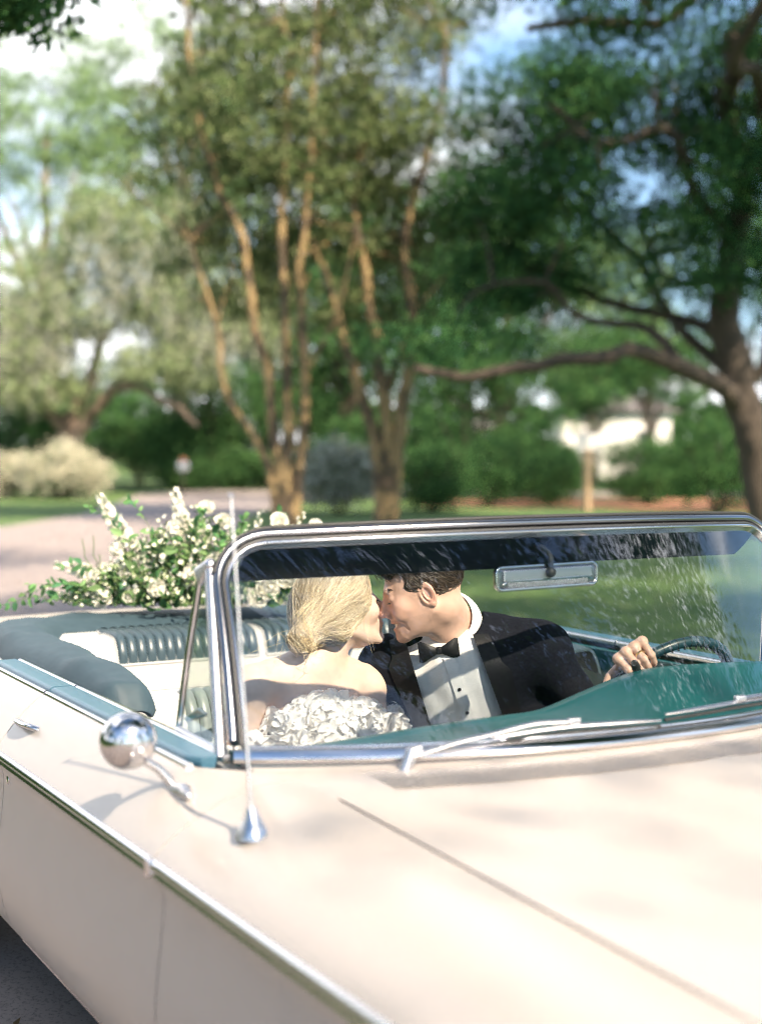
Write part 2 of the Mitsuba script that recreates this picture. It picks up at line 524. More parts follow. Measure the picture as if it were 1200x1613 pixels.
# cowl with its louvred vent
X = CX + np.linspace(-0.83, 0.83, 71)
C = np.zeros((12, 71, 3))
for j, x in enumerate(X):
    y = np.linspace(hood_rear(np.clip(x, CX - 0.77, CX + 0.77)) - 0.02, base_y((x - CX) / HWB) + 0.07, 12)
    C[:, j] = np.column_stack([np.full(12, x), y, zh(y) + 0.031 * (1 - ((x - CX) / 0.81) ** 2) - 0.0035])
part(car, 'cowl', sheet(C, 0.006, flip=True), 'paint', 40)
ribs = []
for x in CX + np.linspace(-0.66, 0.66, 190):
    y0, y1 = hood_rear(x) + 0.012, base_y((x - CX) / HWB) - 0.045
    z_ = zh((y0 + y1) / 2) + 0.031 * (1 - ((x - CX) / 0.81) ** 2)
    ribs.append(rbox((0.0028, y1 - y0, 0.004), 0.0012, (x, (y0 + y1) / 2, z_ - 0.0028), 6))
part(car, 'cowl_vent', join(*ribs), 'paint', False, kind='stuff')
for s_ in (-1, 1):
    part(car, 'cowl_corner', rbox((0.11, 0.16, 0.010), 0.004, (CX + s_ * 0.845, 0.015, 0.934)), 'paint')

# door rails: teal caps with chrome edges
for sgn in (-1, 1):
    for nm, y0, y1 in (('door', 0.0, 0.962), ('quarter', 0.972, 1.50)):
        d = DOOR if sgn < 0 else DOOR2
        yy = np.linspace(y0, y1, 40)
        rise = 0.0 * yy
        cxr = CX + sgn * 0.910
        path = np.column_stack([np.full(40, cxr), yy, np.full(40, 0.962)])
        w = np.full(40, 1.0)
        prof = round_profile(0.066, 0.026, 0.011, 5)
        holder = d if nm == 'door' else car
        m_ = sweep(path, prof, np.array([1.0, 0, 0]), np.array([0, 0, 1.0]))
        if nm == 'door':   # rounded nose
            v = m_.vertices
            f = np.clip((v[:, 1] - 0.0) / 0.05, 0, 1)
            v[:, 0] = cxr + (v[:, 0] - cxr) * (0.45 + 0.55 * np.sqrt(np.clip(1 - (1 - f) ** 2, 0, 1)))
        part(holder, 'rail_cap' if nm == 'door' else 'quarter_rail_cap', m_, 'teal_rail', 40)
        for off, w_, z_ in ((-0.040 * sgn * -1, 0.016, 0.958), (0.040 * sgn * -1, 0.018, 0.966)):
            q = path.copy()
            q[:, 0] += off
            q[:, 2] = z_
            part(holder, 'rail_molding' if nm == 'door' else 'quarter_rail_molding', sweep(q, round_profile(w_, 0.018, 0.006), np.array([1.0, 0, 0]), np.array([0, 0, 1.0])), 'chrome', 40)

# chrome spear along the fender ridge, and the rocker molding
spear = np.array([(-0.004, 0.016), (0.008, 0.017), (0.014, 0.010), (0.0145, 0.002), (0.010, -0.004), (0.012, -0.012), (0.006, -0.016), (-0.004, -0.014)])
for sgn in (-1, 1):
    for nm, (y0, y1) in SPANS.items():
        yy = np.linspace(y0 + 0.001, y1 - 0.001, 50)
        path = np.column_stack([CX + sgn * (CX + 0.967 * side_scale(yy)), yy, np.full(50, 0.817)])
        holder = (DOOR if sgn < 0 else DOOR2) if nm == 'door' else car
        part(holder, 'side_spear', sweep(path, spear, np.array([sgn, 0, 0.0]), np.array([0, 0, 1.0])), 'chrome', 40)
        if nm != 'rear_quarter':
            yy = yy[yy > -0.62]
            path = np.column_stack([CX + sgn * (CX + 0.900 * side_scale(yy)), yy, np.full(len(yy), 0.344)])
            part(holder, 'rocker_molding', sweep(path, round_profile(0.02, 0.03, 0.006), np.array([1.0, 0, 0]), np.array([0, 0, 1.0])), 'chrome', 40)
# a small bright clip where the two lengths of the spear meet
part(car, 'spear_clip', rbox((0.012, 0.016, 0.036), 0.004, (-0.981, -0.150, 0.817)), 'chrome')
# ------------------------------------------------------------------ the car: fittings and interior
EX, EY, EZ = np.array([1.0, 0, 0]), np.array([0, 1.0, 0]), np.array([0, 0, 1.0])

# vent window on the passenger side and on the driver's side
for sgn in (-1, 1):
    fl = (lambda p: np.array(p, float)) if sgn < 0 else mirror_x
    vw = part(car, 'vent_window', tube(fl([(-0.742, 0.312, 0.962), (-0.727, 0.288, 1.14), (-0.708, 0.258, 1.318)]), 0.0095, 8, flat=0.8), 'chrome', 40)
    part(vw, 'post', tube(fl([(-0.765, 0.020, 0.965), (-0.733, 0.125, 1.15), (-0.700, 0.228, 1.325)]), 0.013, 10), 'satin_chrome', 40)
    part(vw, 'sill', tube(fl([(-0.762, 0.030, 0.975), (-0.742, 0.312, 0.972)]), 0.008, 8), 'chrome', 40)
    part(vw, 'cap', hull_balls([(fl((-0.708, 0.262, 1.318)), 0.014), (fl((-0.70, 0.228, 1.335)), 0.014), (fl((-0.708, 0.250, 1.30)), 0.012)]), 'satin_chrome')
    part(vw, 'latch', hull_balls([(fl((-0.735, 0.27, 1.000)), 0.008), (fl((-0.728, 0.225, 1.025)), 0.006), (fl((-0.722, 0.20, 1.020)), 0.004)]), 'chrome')
    a, b, c, d = fl((-0.762, 0.035, 0.978)), fl((-0.743, 0.305, 0.976)), fl((-0.708, 0.253, 1.31)), fl((-0.703, 0.225, 1.315))
    part(vw, 'pane', mesh([a, b, c, d], [(0, 1, 2, 3)]), 'vent_glass', False)

# round door mirror on its stalk
mir = part(car, 'door_mirror', hull_balls([((-0.872, -0.075, 0.921), 0.010), ((-0.870, -0.045, 0.924), 0.015), ((-0.878, 0.018, 0.918), 0.012), ((-0.88, 0.04, 0.914), 0.007)]), 'satin_chrome', 50)
part(mir, 'stalk', tube(spline([(-0.874, -0.005, 0.925), (-0.905, -0.002, 0.962), (-0.945, -0.010, 0.990), (-0.965, -0.012, 1.012)], 12), np.linspace(0.0095, 0.007, 12), 8), 'satin_chrome', 50)
a = np.linspace(0, math.pi / 2, 12)
shell = lathe(np.vstack([[(0.0001, -0.044)], np.column_stack([0.054 * np.sin(a[1:]), -0.044 * np.cos(a[1:])]), [(0.0555, 0.006), (0.053, 0.010), (0.048, 0.010), (0.047, 0.006)]]), 40)
Mm = frame_matrix((-0.970, -0.018, 1.027), unit([0.95, -0.12, 0.0]), unit([-0.16, 1.0, -0.12]))
part(mir, 'housing', moved(shell, Mm), 'chrome', 50)
part(mir, 'mirror_glass', moved(lathe([(0.0001, 0.007), (0.048, 0.007), (0.048, 0.005)], 40), Mm), 'mirror_silver', 30)

# antenna on the fender
AB, AT = np.array([-0.862, -0.350, 0.905]), np.array([-0.862, -0.262, 1.500])
ax_ = unit(AT - AB)
Ma = frame_matrix(AB + np.array([0, 0, 0.002]), EX, unit([-0.35, 0.1, 1.0]))
ant = part(car, 'antenna', moved(lathe([(0.0001, 0.0), (0.030, -0.004), (0.029, 0.004), (0.022, 0.018), (0.013, 0.034), (0.008, 0.05), (0.0001, 0.052)], 28), Ma), 'chrome', 50)
part(ant, 'mast', tube([AB + ax_ * 0.03, AB + ax_ * 0.22, AB + ax_ * 0.225, AT], [0.0036, 0.0036, 0.0028, 0.0023], 10), 'satin_chrome', 50)
part(ant, 'tip', moved(trimesh.creation.icosphere(2, 0.0055), trimesh.transformations.translation_matrix(AT)), 'chrome', True)

# door handles
for sgn in (-1, 1):
    fl = (lambda p: np.array(p, float)) if sgn < 0 else mirror_x
    h_ = part(DOOR if sgn < 0 else DOOR2, 'handle', tube(fl(spline([(-0.886, 0.80, 0.890), (-0.922, 0.812, 0.906), (-0.932, 0.86, 0.906), (-0.930, 0.91, 0.905), (-0.915, 0.955, 0.895), (-0.894, 0.965, 0.880)], 20)), 0.0115, 10, flat=0.7), 'chrome', 50)
    part(h_, 'button', moved(lathe([(0.0001, 0.030), (0.010, 0.030), (0.012, 0.026), (0.012, 0.004), (0.017, 0.002), (0.017, -0.004)], 24), frame_matrix(fl((-0.893, 0.935, 0.878)), EX if abs(sgn) else EX, unit([sgn * 0.8, 0, 0.6]))), 'chrome', 40)
    part(h_, 'escutcheon', hull_balls([(fl((-0.886, 0.79, 0.880)), 0.010), (fl((-0.890, 0.95, 0.874)), 0.014)]), 'chrome', 50)
    part(DOOR if sgn < 0 else DOOR2, 'key_lock', moved(lathe([(0.0001, 0.008), (0.011, 0.007), (0.014, 0.003), (0.014, -0.003)], 24), frame_matrix(fl((-0.9475, 0.93, 0.76)), EY, [sgn, 0, 0.15])), 'chrome', 40)


# wipers lie along the foot of the glass
def on_glass(s, t, off):
    s, t = np.asarray(s, float), np.asarray(t, float)
    return wind(s, t) + wind_normal(s, t) * off


for arm_, blade_ in (([(-0.659, -0.030), (-0.55, 0.022), (-0.47, 0.047), (-0.36, 0.080), (-0.26, 0.078)], [(-0.47, 0.042), (-0.36, 0.060), (-0.26, 0.066), (-0.13, 0.062), (-0.014, 0.054)]),
                     ([(0.70, -0.030), (0.60, 0.025), (0.48, 0.075), (0.36, 0.092), (0.27, 0.094)], [(0.009, 0.076), (0.14, 0.083), (0.27, 0.088), (0.40, 0.085), (0.52, 0.075)])):
    pv = on_glass([arm_[0][0]], [arm_[0][1]], 0.030)[0]
    w_ = part(car, 'wiper', hull_balls([(pv + (-0.012, 0.0, -0.026), 0.012), (pv + (0.004, 0.0, 0.010), 0.012), (pv + (0.022, 0, 0.016), 0.009)]), 'satin_chrome', 50)
    a_ = spline(arm_, 20)
    part(w_, 'arm', tube(on_glass(a_[:, 0], a_[:, 1], np.linspace(0.032, 0.027, 20)[:, None]), np.linspace(0.0095, 0.0070, 20), 8, flat=0.6), 'satin_chrome', 50)
    b_ = spline(blade_, 26)
    part(w_, 'blade_holder', tube(on_glass(b_[:, 0], b_[:, 1], 0.018), 0.0075 * np.clip(1.1 - np.abs(np.linspace(-1, 1, 26)) ** 3 * 0.6, 0.3, 1), 8, flat=0.7), 'satin_chrome', 50)
    part(w_, 'rubber_edge', tube(on_glass(b_[:, 0], b_[:, 1] - 0.014, 0.009), 0.0042, 6), 'rubber', 40)
    part(w_, 'clip', rbox((0.03, 0.014, 0.014), 0.004, on_glass([a_[-1, 0]], [a_[-1, 1]], 0.027)[0]), 'satin_chrome')

# visors hang from the header, swung back towards the seats
for sgn, x0, x1, ln_ in ((-1, -0.60, 0.1185, 0.125), (1, 0.1215, 0.90, 0.112)):
    xv = np.linspace(x0, x1, 24)
    hd_ = wind((xv - CX) / HWT, np.full(24, 0.955)) + np.array([0, 0.030, -0.004])
    dv = unit(np.array([0, 0.74, -0.67]))
    V = np.array([hd_ + dv * ln_ * k - np.array([0, 0, 1.0]) * 0.006 * math.sin(math.pi * k) for k in np.linspace(0, 1, 10)])
    part(car, 'sun_visor', sheet(V, 0.012), 'visor_vinyl', 40)
    part(car, 'visor_rod', tube(V[0], 0.006, 8), 'chrome', 40)

# rear-view mirror
MC = np.array([0.082, 0.10, 1.287])
Mr = frame_matrix(MC, unit([0.99, 0.10, 0.0]), unit([-0.1, -1.0, 0.04]))   # z looks out through the glass
rv = part(car, 'rear_view_mirror', moved(rbox((0.305, 0.050, 0.018), 0.0085), Mr), 'frame_metal', 40)
rim = [np.append(p, 0.007) for p in round_profile(0.306, 0.051, 0.015, 6)]
rimp = np.array(rim + rim[:1])
part(rv, 'rim', moved(sweep(rimp[:-1], round_profile(0.008, 0.010, 0.003), unit(np.cross(unit(np.roll(rimp[:-1], -1, 0) - np.roll(rimp[:-1], 1, 0)), [0, 0, 1.0])), np.array([0, 0, 1.0]), closed=True), Mr), 'chrome', 40)
part(rv, 'back_plate', moved(rbox((0.27, 0.026, 0.006), 0.0028, (0, 0.006, 0.011)), Mr), 'satin_chrome', 40)
part(rv, 'lower_rib', moved(tube([(-0.135, -0.013, 0.010), (-0.12, -0.006, 0.012), (0.12, -0.006, 0.012), (0.135, -0.013, 0.010)], 0.003, 6), Mr), 'chrome', 40)
part(rv, 'ribbing', moved(join(*[rbox((0.002, 0.012, 0.004), 0.0009, (x, -0.016, 0.010), 6) for x in np.linspace(-0.12, 0.12, 60)]), Mr), 'satin_chrome', False, kind='stuff')
part(rv, 'mirror_glass', moved(rbox((0.292, 0.040, 0.002), 0.0009, (0, 0, -0.0095)), Mr), 'mirror_silver')
part(rv, 'knuckle', moved(trimesh.creation.icosphere(2, 0.013), trimesh.transformations.translation_matrix(MC + np.array([0.003, -0.016, 0.010]))), 'rubber', True)
hc = wind(np.array(-0.03), np.array(0.99))
part(rv, 'stem', tube(spline([hc + (0, 0.02, 0.0), hc + (0.002, 0.045, -0.035), MC + (0.003, -0.012, 0.05), MC + (0.003, -0.016, 0.012)], 12), np.linspace(0.009, 0.006, 12), 8), 'gasket', 40)

# dashboard with the hood over the instruments
dx = np.linspace(-0.72, 0.94, 90)
dz = spline([(-0.80, 0.952), (-0.70, 0.955), (-0.48, 0.962), (-0.26, 0.973), (-0.05, 0.979), (0.06, 0.984), (0.177, 1.014), (0.289, 1.042), (0.40, 1.056), (0.65, 1.050), (0.84, 1.035), (0.93, 0.985), (1.0, 0.95)], 200)
dzz = np.interp(dx, dz[:, 0], dz[:, 1])
D = []
for x, z in zip(dx, dzz):
    yf = base_y((x - CX) / HWB) + 0.045
    pr = spline([(yf, 0.945), (yf + 0.06, 0.955 + 0.25 * (z - 0.955)), (0.02, z - 0.006), (0.06, z), (0.105, z - 0.012), (0.12, z - 0.05), (0.09, z - 0.09), (0.08, 0.80), (0.10, 0.70)], 40)
    D.append([(x, a, b) for a, b in pr])
dash = part(car, 'dashboard', sheet(np.array(D), 0.01), 'teal_paint', 40)
part(dash, 'trim_strip', tube([(-0.70, 0.088, 0.855), (0.93, 0.088, 0.855)], 0.008, 8), 'chrome', 40)

# steering wheel
WC = np.array([0.548, 0.235, 0.932])
Mw = frame_matrix(WC, EX, unit([0, 0.84, 0.54]))
wa = np.linspace(0, 2 * math.pi, 97)[:-1]
ring = np.column_stack([0.2 * np.cos(wa), 0.2 * np.sin(wa), 0 * wa])
sw = part(car, 'steering_wheel', moved(sweep(ring, round_profile(0.027, 0.024, 0.0115, 5), unit(ring), EZ, closed=True), Mw), 'wheel_rim', 50)
lace = []
for a in np.linspace(0, 2 * math.pi, 64, endpoint=False):
    c = np.array([0.1865 * math.cos(a), 0.1865 * math.sin(a), 0.0])
    d = np.array([-math.sin(a), math.cos(a), 0])
    lace.append(tube([c - d * 0.004 + (0, 0, -0.010), c, c + d * 0.004 + (0, 0, 0.010)], 0.0028, 5))
    w = np.array([math.cos(a + 0.05), math.sin(a + 0.05), 0])
    lace.append(tube([0.2 * w + np.array([0.0137 * math.cos(q) * w[0], 0.0137 * math.cos(q) * w[1], 0.0125 * math.sin(q)]) for q in np.linspace(0, 2 * math.pi, 9)], 0.0014, 4, caps=False))
part(sw, 'lacing', moved(join(*lace), Mw), 'rubber', True, kind='stuff')
for a in (0.10, math.pi - 0.10):
    part(sw, 'spoke', moved(hull_balls([((0.03 * math.cos(a), 0.03 * math.sin(a), -0.02), 0.014), ((0.19 * math.cos(a), 0.19 * math.sin(a), 0), 0.010)]), Mw), 'satin_chrome')
hr = np.column_stack([0.115 * np.cos(wa), 0.115 * np.sin(wa), 0 * wa + 0.004])
part(sw, 'horn_ring', moved(sweep(hr, round_profile(0.010, 0.008, 0.0035), unit(ring), EZ, closed=True), Mw), 'chrome', 50)
part(sw, 'hub', moved(lathe([(0.0001, 0.018), (0.03, 0.016), (0.05, 0.004), (0.052, -0.02), (0.03, -0.05)], 32), Mw), 'teal_paint', 50)
part(sw, 'column', moved(tube([(0, 0, -0.03), (0, 0, -0.30)], 0.03, 16), Mw), 'teal_paint', 50)
gl = part(car, 'gear_lever', tube(spline([(0.47, 0.16, 0.93), (0.40, 0.13, 0.99), (0.360, 0.10, 1.035), (0.338, 0.085, 1.056)], 14), 0.005, 8), 'chrome', 50)
part(gl, 'knob', tube([(0.352, 0.095, 1.042), (0.337, 0.084, 1.058), (0.326, 0.076, 1.070)], [0.009, 0.0115, 0.0085], 12), 'rubber', 50)

# seats
def pleat(x, w, rows, bsdf, parent, n=9):
    """One stuffed rib: rows is the line (y, z) it follows, with the outward direction."""
    rows = np.asarray(rows, float)
    tg = unit(np.gradient(rows, axis=0))
    nr = np.column_stack([tg[:, 1], -tg[:, 0]])
    P = []
    for k, (y, z) in enumerate(rows):
        e = math.sqrt(max(1 - (abs(2 * k / (len(rows) - 1) - 1)) ** 6, 0))
        P.append([(x + w * 0.5 * u, y + nr[k, 0] * hgt, z + nr[k, 1] * hgt) for u, hgt in zip(np.linspace(-0.96, 0.96, n), (0.004 + 0.011 * np.sqrt(np.clip(1 - np.linspace(-1, 1, n) ** 2, 0, 1))) * e)])
    P = np.array(P)
    part(parent, 'pleat', sheet(P, 0.006), bsdf, 50)


def backrest(x0, x1, y, ztop, lean, thick, zbot, r):
    prof = spline([(y - lean, zbot), (y - 0.25 * lean - 0.02, ztop - 0.28), (y - 0.02, ztop - 0.10), (y + 0.005, ztop - 0.03), (y + 0.04, ztop - 0.002), (y + thick * 0.7, ztop - 0.004), (y + thick, ztop - 0.05), (y + thick, zbot)], 40)
    xs_ = np.concatenate([x0 + r * (1 - np.cos(np.linspace(0, math.pi / 2, 8))), x1 - r * (1 - np.cos(np.linspace(math.pi / 2, 0, 8)))])
    mid = np.array([y + thick * 0.45, 0])
    P = []
    for x in xs_:
        d = min(x - x0, x1 - x)
        k = 1 if d >= r else math.sqrt(max(1 - (1 - d / r) ** 2, 0))
        q = prof.copy()
        q[:, 0] = mid[0] + (q[:, 0] - mid[0]) * (0.35 + 0.65 * k)
        q[:, 1] = q[:, 1] - (1 - k) * r * 0.8 * np.clip((q[:, 1] - zbot) / (ztop - zbot), 0, 1)
        P.append([(x, a, b) for a, b in q])
    return sheet(np.array(P), 0.01), prof


m_, prof = backrest(-0.575, 0.54, 1.055, 0.905, 0.16, 0.15, 0.42, 0.055)
fs = part(car, 'front_seat', m_, 'white_vinyl', 50)
k0, k1 = np.argmin(abs(prof[:, 1] - 0.62)), np.argmax(prof[:, 1])
rows = prof[k0:k1 + 1][::-1]
for c0, n_ in ((-0.432, 13), (0.06, 12)):
    for k in range(n_):
        pleat(c0 + 0.018 + 0.036 * k, 0.036, rows, 'silver_pleat', fs)
part(fs, 'cushion', rbox((1.30, 0.52, 0.16), 0.06, (CX, 0.80, 0.46)), 'white_vinyl', 50)
part(fs, 'side_panel', rbox((0.02, 0.12, 0.40), 0.008, (-0.572, 1.14, 0.66)), 'teal_paint', 40)

m_, prof = backrest(-0.56, 0.78, 1.90, 0.958, 0.20, 0.22, 0.42, 0.10)
rs = part(car, 'rear_seat', m_, 'white_vinyl', 50)
k1 = np.argmax(prof[:, 1]) + 1
k0 = np.argmin(abs(prof[:k1, 1] - 0.865))
rows = spline(prof[k0:k1 + 1][::-1], 14)
for c0, n_ in ((-0.335, 15), (0.195, 16)):
    for k in range(n_):
        pleat(c0 + 0.017 + 0.033 * k, 0.033, rows, 'blue_pleat', rs)
    part(rs, 'piping', tube(np.vstack([[(c0 - 0.004, y, z) for y, z in rows + (-0.004, 0.002)], [(x, rows[-1][0] - 0.006, rows[-1][1] - 0.004) for x in np.linspace(c0 - 0.004, c0 + n_ * 0.033 + 0.004, 12)], [(c0 + n_ * 0.033 + 0.004, y, z) for y, z in (rows + (-0.004, 0.002))[::-1]]]), 0.0028, 6), 'white_vinyl', 40)
part(rs, 'cushion', rbox((1.28, 0.5, 0.16), 0.06, (CX, 1.62, 0.42)), 'white_vinyl', 50)

# inner sides, floor and rear deck
for sgn in (-1, 1):
    part(car, 'inner_side_panel', rbox((0.02, 1.9, 0.60), 0.008, (CX + sgn * 0.862, 0.98, 0.645)), 'white_vinyl' if sgn < 0 else 'teal_paint', 40)
part(car, 'floor', rbox((1.72, 2.2, 0.04), 0.01, (CX, 1.0, 0.33)), 'carpet')
part(car, 'trunk_lid', sheet(np.array([[(CX + x, y, 0.925 - 0.05 * sstep(2.4, 3.3, y) + 0.02 * (1 - (x / 0.95) ** 2)) for x in np.linspace(-0.96, 0.96, 30)] for y in np.linspace(2.3, 3.25, 24)]), 0.01, flip=True), 'paint', 40)
part(car, 'tail_panel', rbox((1.9, 0.03, 0.45), 0.012, (CX, 3.27, 0.62)), 'paint', 40)
part(car, 'nose_panel', rbox((1.86, 0.03, 0.42), 0.012, (CX, -2.03, 0.64)), 'chrome', 40)

# folded top under its vinyl boot: a horseshoe round the rear seat
cl = spline([(-0.655, 0.84, 0.962), (-0.658, 1.0, 0.982), (-0.662, 1.35, 0.992), (-0.655, 1.75, 0.992), (-0.58, 2.13, 0.985), (-0.36, 2.32, 0.965), (CX, 2.38, 0.955)], 70)
wd = np.interp(np.linspace(0, 1, 70), [0, 0.06, 0.3, 0.6, 0.8, 1], [0.045, 0.080, 0.098, 0.112, 0.21, 0.27])
far = mirror_x(cl[12:-1])[::-1]
far[:, 2] -= 0.05 * np.linspace(0, 1, len(far))
cl = np.vstack([cl, far])
wd = np.concatenate([wd, 0.8 * wd[12:-1][::-1]])
tg = unit(np.gradient(cl, axis=0) * (1, 1, 0))
out = np.column_stack([-tg[:, 1], tg[:, 0], 0 * tg[:, 0]])
B_ = []
vv = np.linspace(-1, 1, 26)
for k in range(len(cl)):
    hgt = 0.085 * np.clip(1 - np.abs(vv) ** 3.6, 0, 1) - 0.064
    hgt = hgt * min(0.12 + 0.35 * k, 1.0) if k < 4 else hgt
    q = cl[k] + out[k] * (vv * wd[k])[:, None] + EZ * (hgt - 0.05 * max(1 - 0.3 * k, 0))[:, None]
    B_.append(q)
B_ = np.array(B_)
wr = meshkit.fbm(B_ * np.array([7, 7, 7]), 4, 3) - 0.5
fold = np.sin(24 * (B_[..., 1] * 0.8 + B_[..., 0] * 0.55) + 6 * meshkit.fbm(B_ * 4, 2, 9)) * 0.004
B_[..., 2] += (0.030 * wr + 0.9 * fold) * np.clip(1 - np.abs(vv) ** 3, 0, 1)
boot = part(car, 'top_boot', sheet(B_, 0.008), 'teal_vinyl', 60)
part(boot, 'hem', tube(B_[:, 25 if B_[5, 25, 0] < B_[5, 0, 0] else 0][2:60] + (0, 0, 0.002), 0.005, 6), 'teal_vinyl', 50)

# wheels
tyre = lathe([(0.20, -0.085), (0.30, -0.10), (0.345, -0.085), (0.36, -0.05), (0.362, 0.0), (0.36, 0.05), (0.345, 0.085), (0.30, 0.10), (0.20, 0.085)], 48)
hubcap = lathe([(0.0001, 0.075), (0.05, 0.078), (0.07, 0.06), (0.14, 0.055), (0.19, 0.07), (0.205, 0.055), (0.20, 0.0)], 40)
for sgn in (-1, 1):
    for y in (-1.02, 2.1):
        M_ = frame_matrix((CX + sgn * 0.93, y, 0.361), EY, [sgn, 0, 0])
        w_ = part(car, 'wheel', moved(tyre, M_), 'rubber', 40)
        part(w_, 'hubcap', moved(hubcap, M_), 'chrome', 50)
# ------------------------------------------------------------------ trees, shrubs, what stands behind
def leaf_mat(name, trans):
    scene[name] = {'type': 'principledthin', 'base_color': VCOL, 'roughness': 0.4, 'diff_trans': trans, 'spec_trans': 0.0}
    return name


leaf_mat('leaves', 0.4)
rough('bark_golden', proc(lambda p, n, uv: mix(mix((0.20, 0.135, 0.062), (0.34, 0.245, 0.12), fbm(p[0] * 4, p[1] * 4, p[2] * 1.6, 3)), (0.07, 0.05, 0.032), smoothstep(0.46, 0.58, fbm(p[0] * 7, p[1] * 7, p[2] * 2.2, 3)))), 0.7)
rough('bark_grey', proc(lambda p, n, uv: mix((0.035, 0.027, 0.022), (0.10, 0.08, 0.062), fbm(p[0] * 8, p[1] * 8, p[2] * 3, 4))), 0.9)
rough('bark_pale', proc(lambda p, n, uv: mix((0.20, 0.14, 0.11), (0.34, 0.26, 0.21), fbm(p[0] * 6, p[1] * 6, p[2] * 3, 4))), 0.9)


def leaf_cloud(rng, pts, size, cols, jitter=0.25, up=0.4, wide=0.5):
    """Folded four-cornered leaves at the points; one colour per leaf."""
    n = len(pts)
    d = unit(rng.normal(size=(n, 3)))
    nrm = unit(rng.normal(size=(n, 3)) + np.array([0, 0, up]))
    w = unit(np.cross(nrm, d))
    nrm = np.cross(d, w)
    L = size * rng.uniform(0.65, 1.3, (n, 1))
    v = np.stack([pts - d * L * 0.5, pts + w * L * wide * 0.5 + nrm * L * 0.08, pts + d * L * 0.5 - nrm * L * 0.06, pts - w * L * wide * 0.5 + nrm * L * 0.08], 1).reshape(-1, 3)
    k = np.arange(n)[:, None] * 4
    f = np.vstack([k + [[0, 1, 2]], k + [[0, 2, 3]]])
    cols = np.asarray(cols, float)
    c = cols[rng.integers(0, len(cols), n)] * rng.uniform(1 - jitter, 1 + jitter, (n, 1))
    return trimesh.Trimesh(v, f, process=False), np.repeat(np.clip(c, 0, 1), 4, 0)


def clumps(rng, eggs, count, per, spread):
    """Leaf points in clumps scattered through the egg-shaped volumes (centre, radii, weight), more of them near the outside."""
    wt = np.array([e[2] for e in eggs], float)
    which = rng.choice(len(eggs), count, p=wt / wt.sum())
    c = np.array([e[0] for e in eggs], float)[which]
    r = np.array([e[1] for e in eggs], float)[which]
    centers = c + unit(rng.normal(size=(count, 3))) * r * (rng.uniform(0.15, 1.0, (count, 1)) ** 0.45)
    k = rng.integers(0, count, count * per)
    off = rng.normal(size=(len(k), 3)) * spread * np.array([1.25, 1.25, 0.6])
    return centers[k] + off, centers


def crown(key, rng, eggs, count, per, spread, size, cols, name='crown', mat='leaves', **kw):
    pts, cs = clumps(rng, eggs, count, per, spread)
    pts = pts[pts[:, 2] > 0.05]
    m_, col = leaf_cloud(rng, pts, size, cols, **kw)
    part(key, name, m_, mat, False, kind='stuff', color=col)
    return cs


def limb(key, name, pts, r0, r1, bark, rng, wob=0.06, n=28, sides=10):
    p = spline(pts, n)
    p = p + (np.stack([meshkit.noise(p * 1.7 + 11 * k + rng.integers(0, 50), k) for k in range(3)], 1) - 0.5) * 2 * wob * np.linspace(0.2, 1, n)[:, None]
    r = np.linspace(r0, r1, n) * (0.9 + 0.2 * meshkit.noise(p * 3 + rng.integers(0, 50)))
    return part(key, name, tube(p, r, sides), bark, True), p


def twigs(key, rng, path, targets, r, bark, n=12):
    """Branches from points along the path to some of the clump centres, joined in one part."""
    ms = []
    for t in targets:
        k = np.argmin(np.linalg.norm(path - t, axis=1) + 0.35 * np.abs(np.arange(len(path)) - 0.7 * len(path)) / len(path) * 3)
        a = path[k]
        mid = (a + t) / 2 + rng.normal(size=3) * 0.12 * np.linalg.norm(t - a) + (0, 0, 0.08 * np.linalg.norm(t - a))
        ms.append(tube(spline([a, mid, t], 8), np.linspace(r, r * 0.3, 8), 5))
    if ms:
        part(key, 'twigs', join(*ms), bark, True, kind='stuff')


def G(pts):
    return [gp(*p) for p in pts]


OLIVE = [(0.16, 0.21, 0.095), (0.12, 0.17, 0.07), (0.21, 0.25, 0.13), (0.09, 0.14, 0.055)]     # crape myrtle
DARK = [(0.035, 0.10, 0.042), (0.05, 0.13, 0.047), (0.075, 0.165, 0.055), (0.026, 0.078, 0.038)]   # live oak
MID = [(0.05, 0.125, 0.045), (0.075, 0.165, 0.055), (0.10, 0.20, 0.07), (0.037, 0.10, 0.042)]      # shrubs and wood
HAZE_PALE = [(0.21, 0.28, 0.13), (0.26, 0.33, 0.17), (0.30, 0.35, 0.21)]                               # moss-hung oak and edge tree, sunlit haze painted into the leaf colour
LIGHT = [(0.19, 0.30, 0.13), (0.24, 0.35, 0.16), (0.16, 0.26, 0.10)]                             # the tall trees

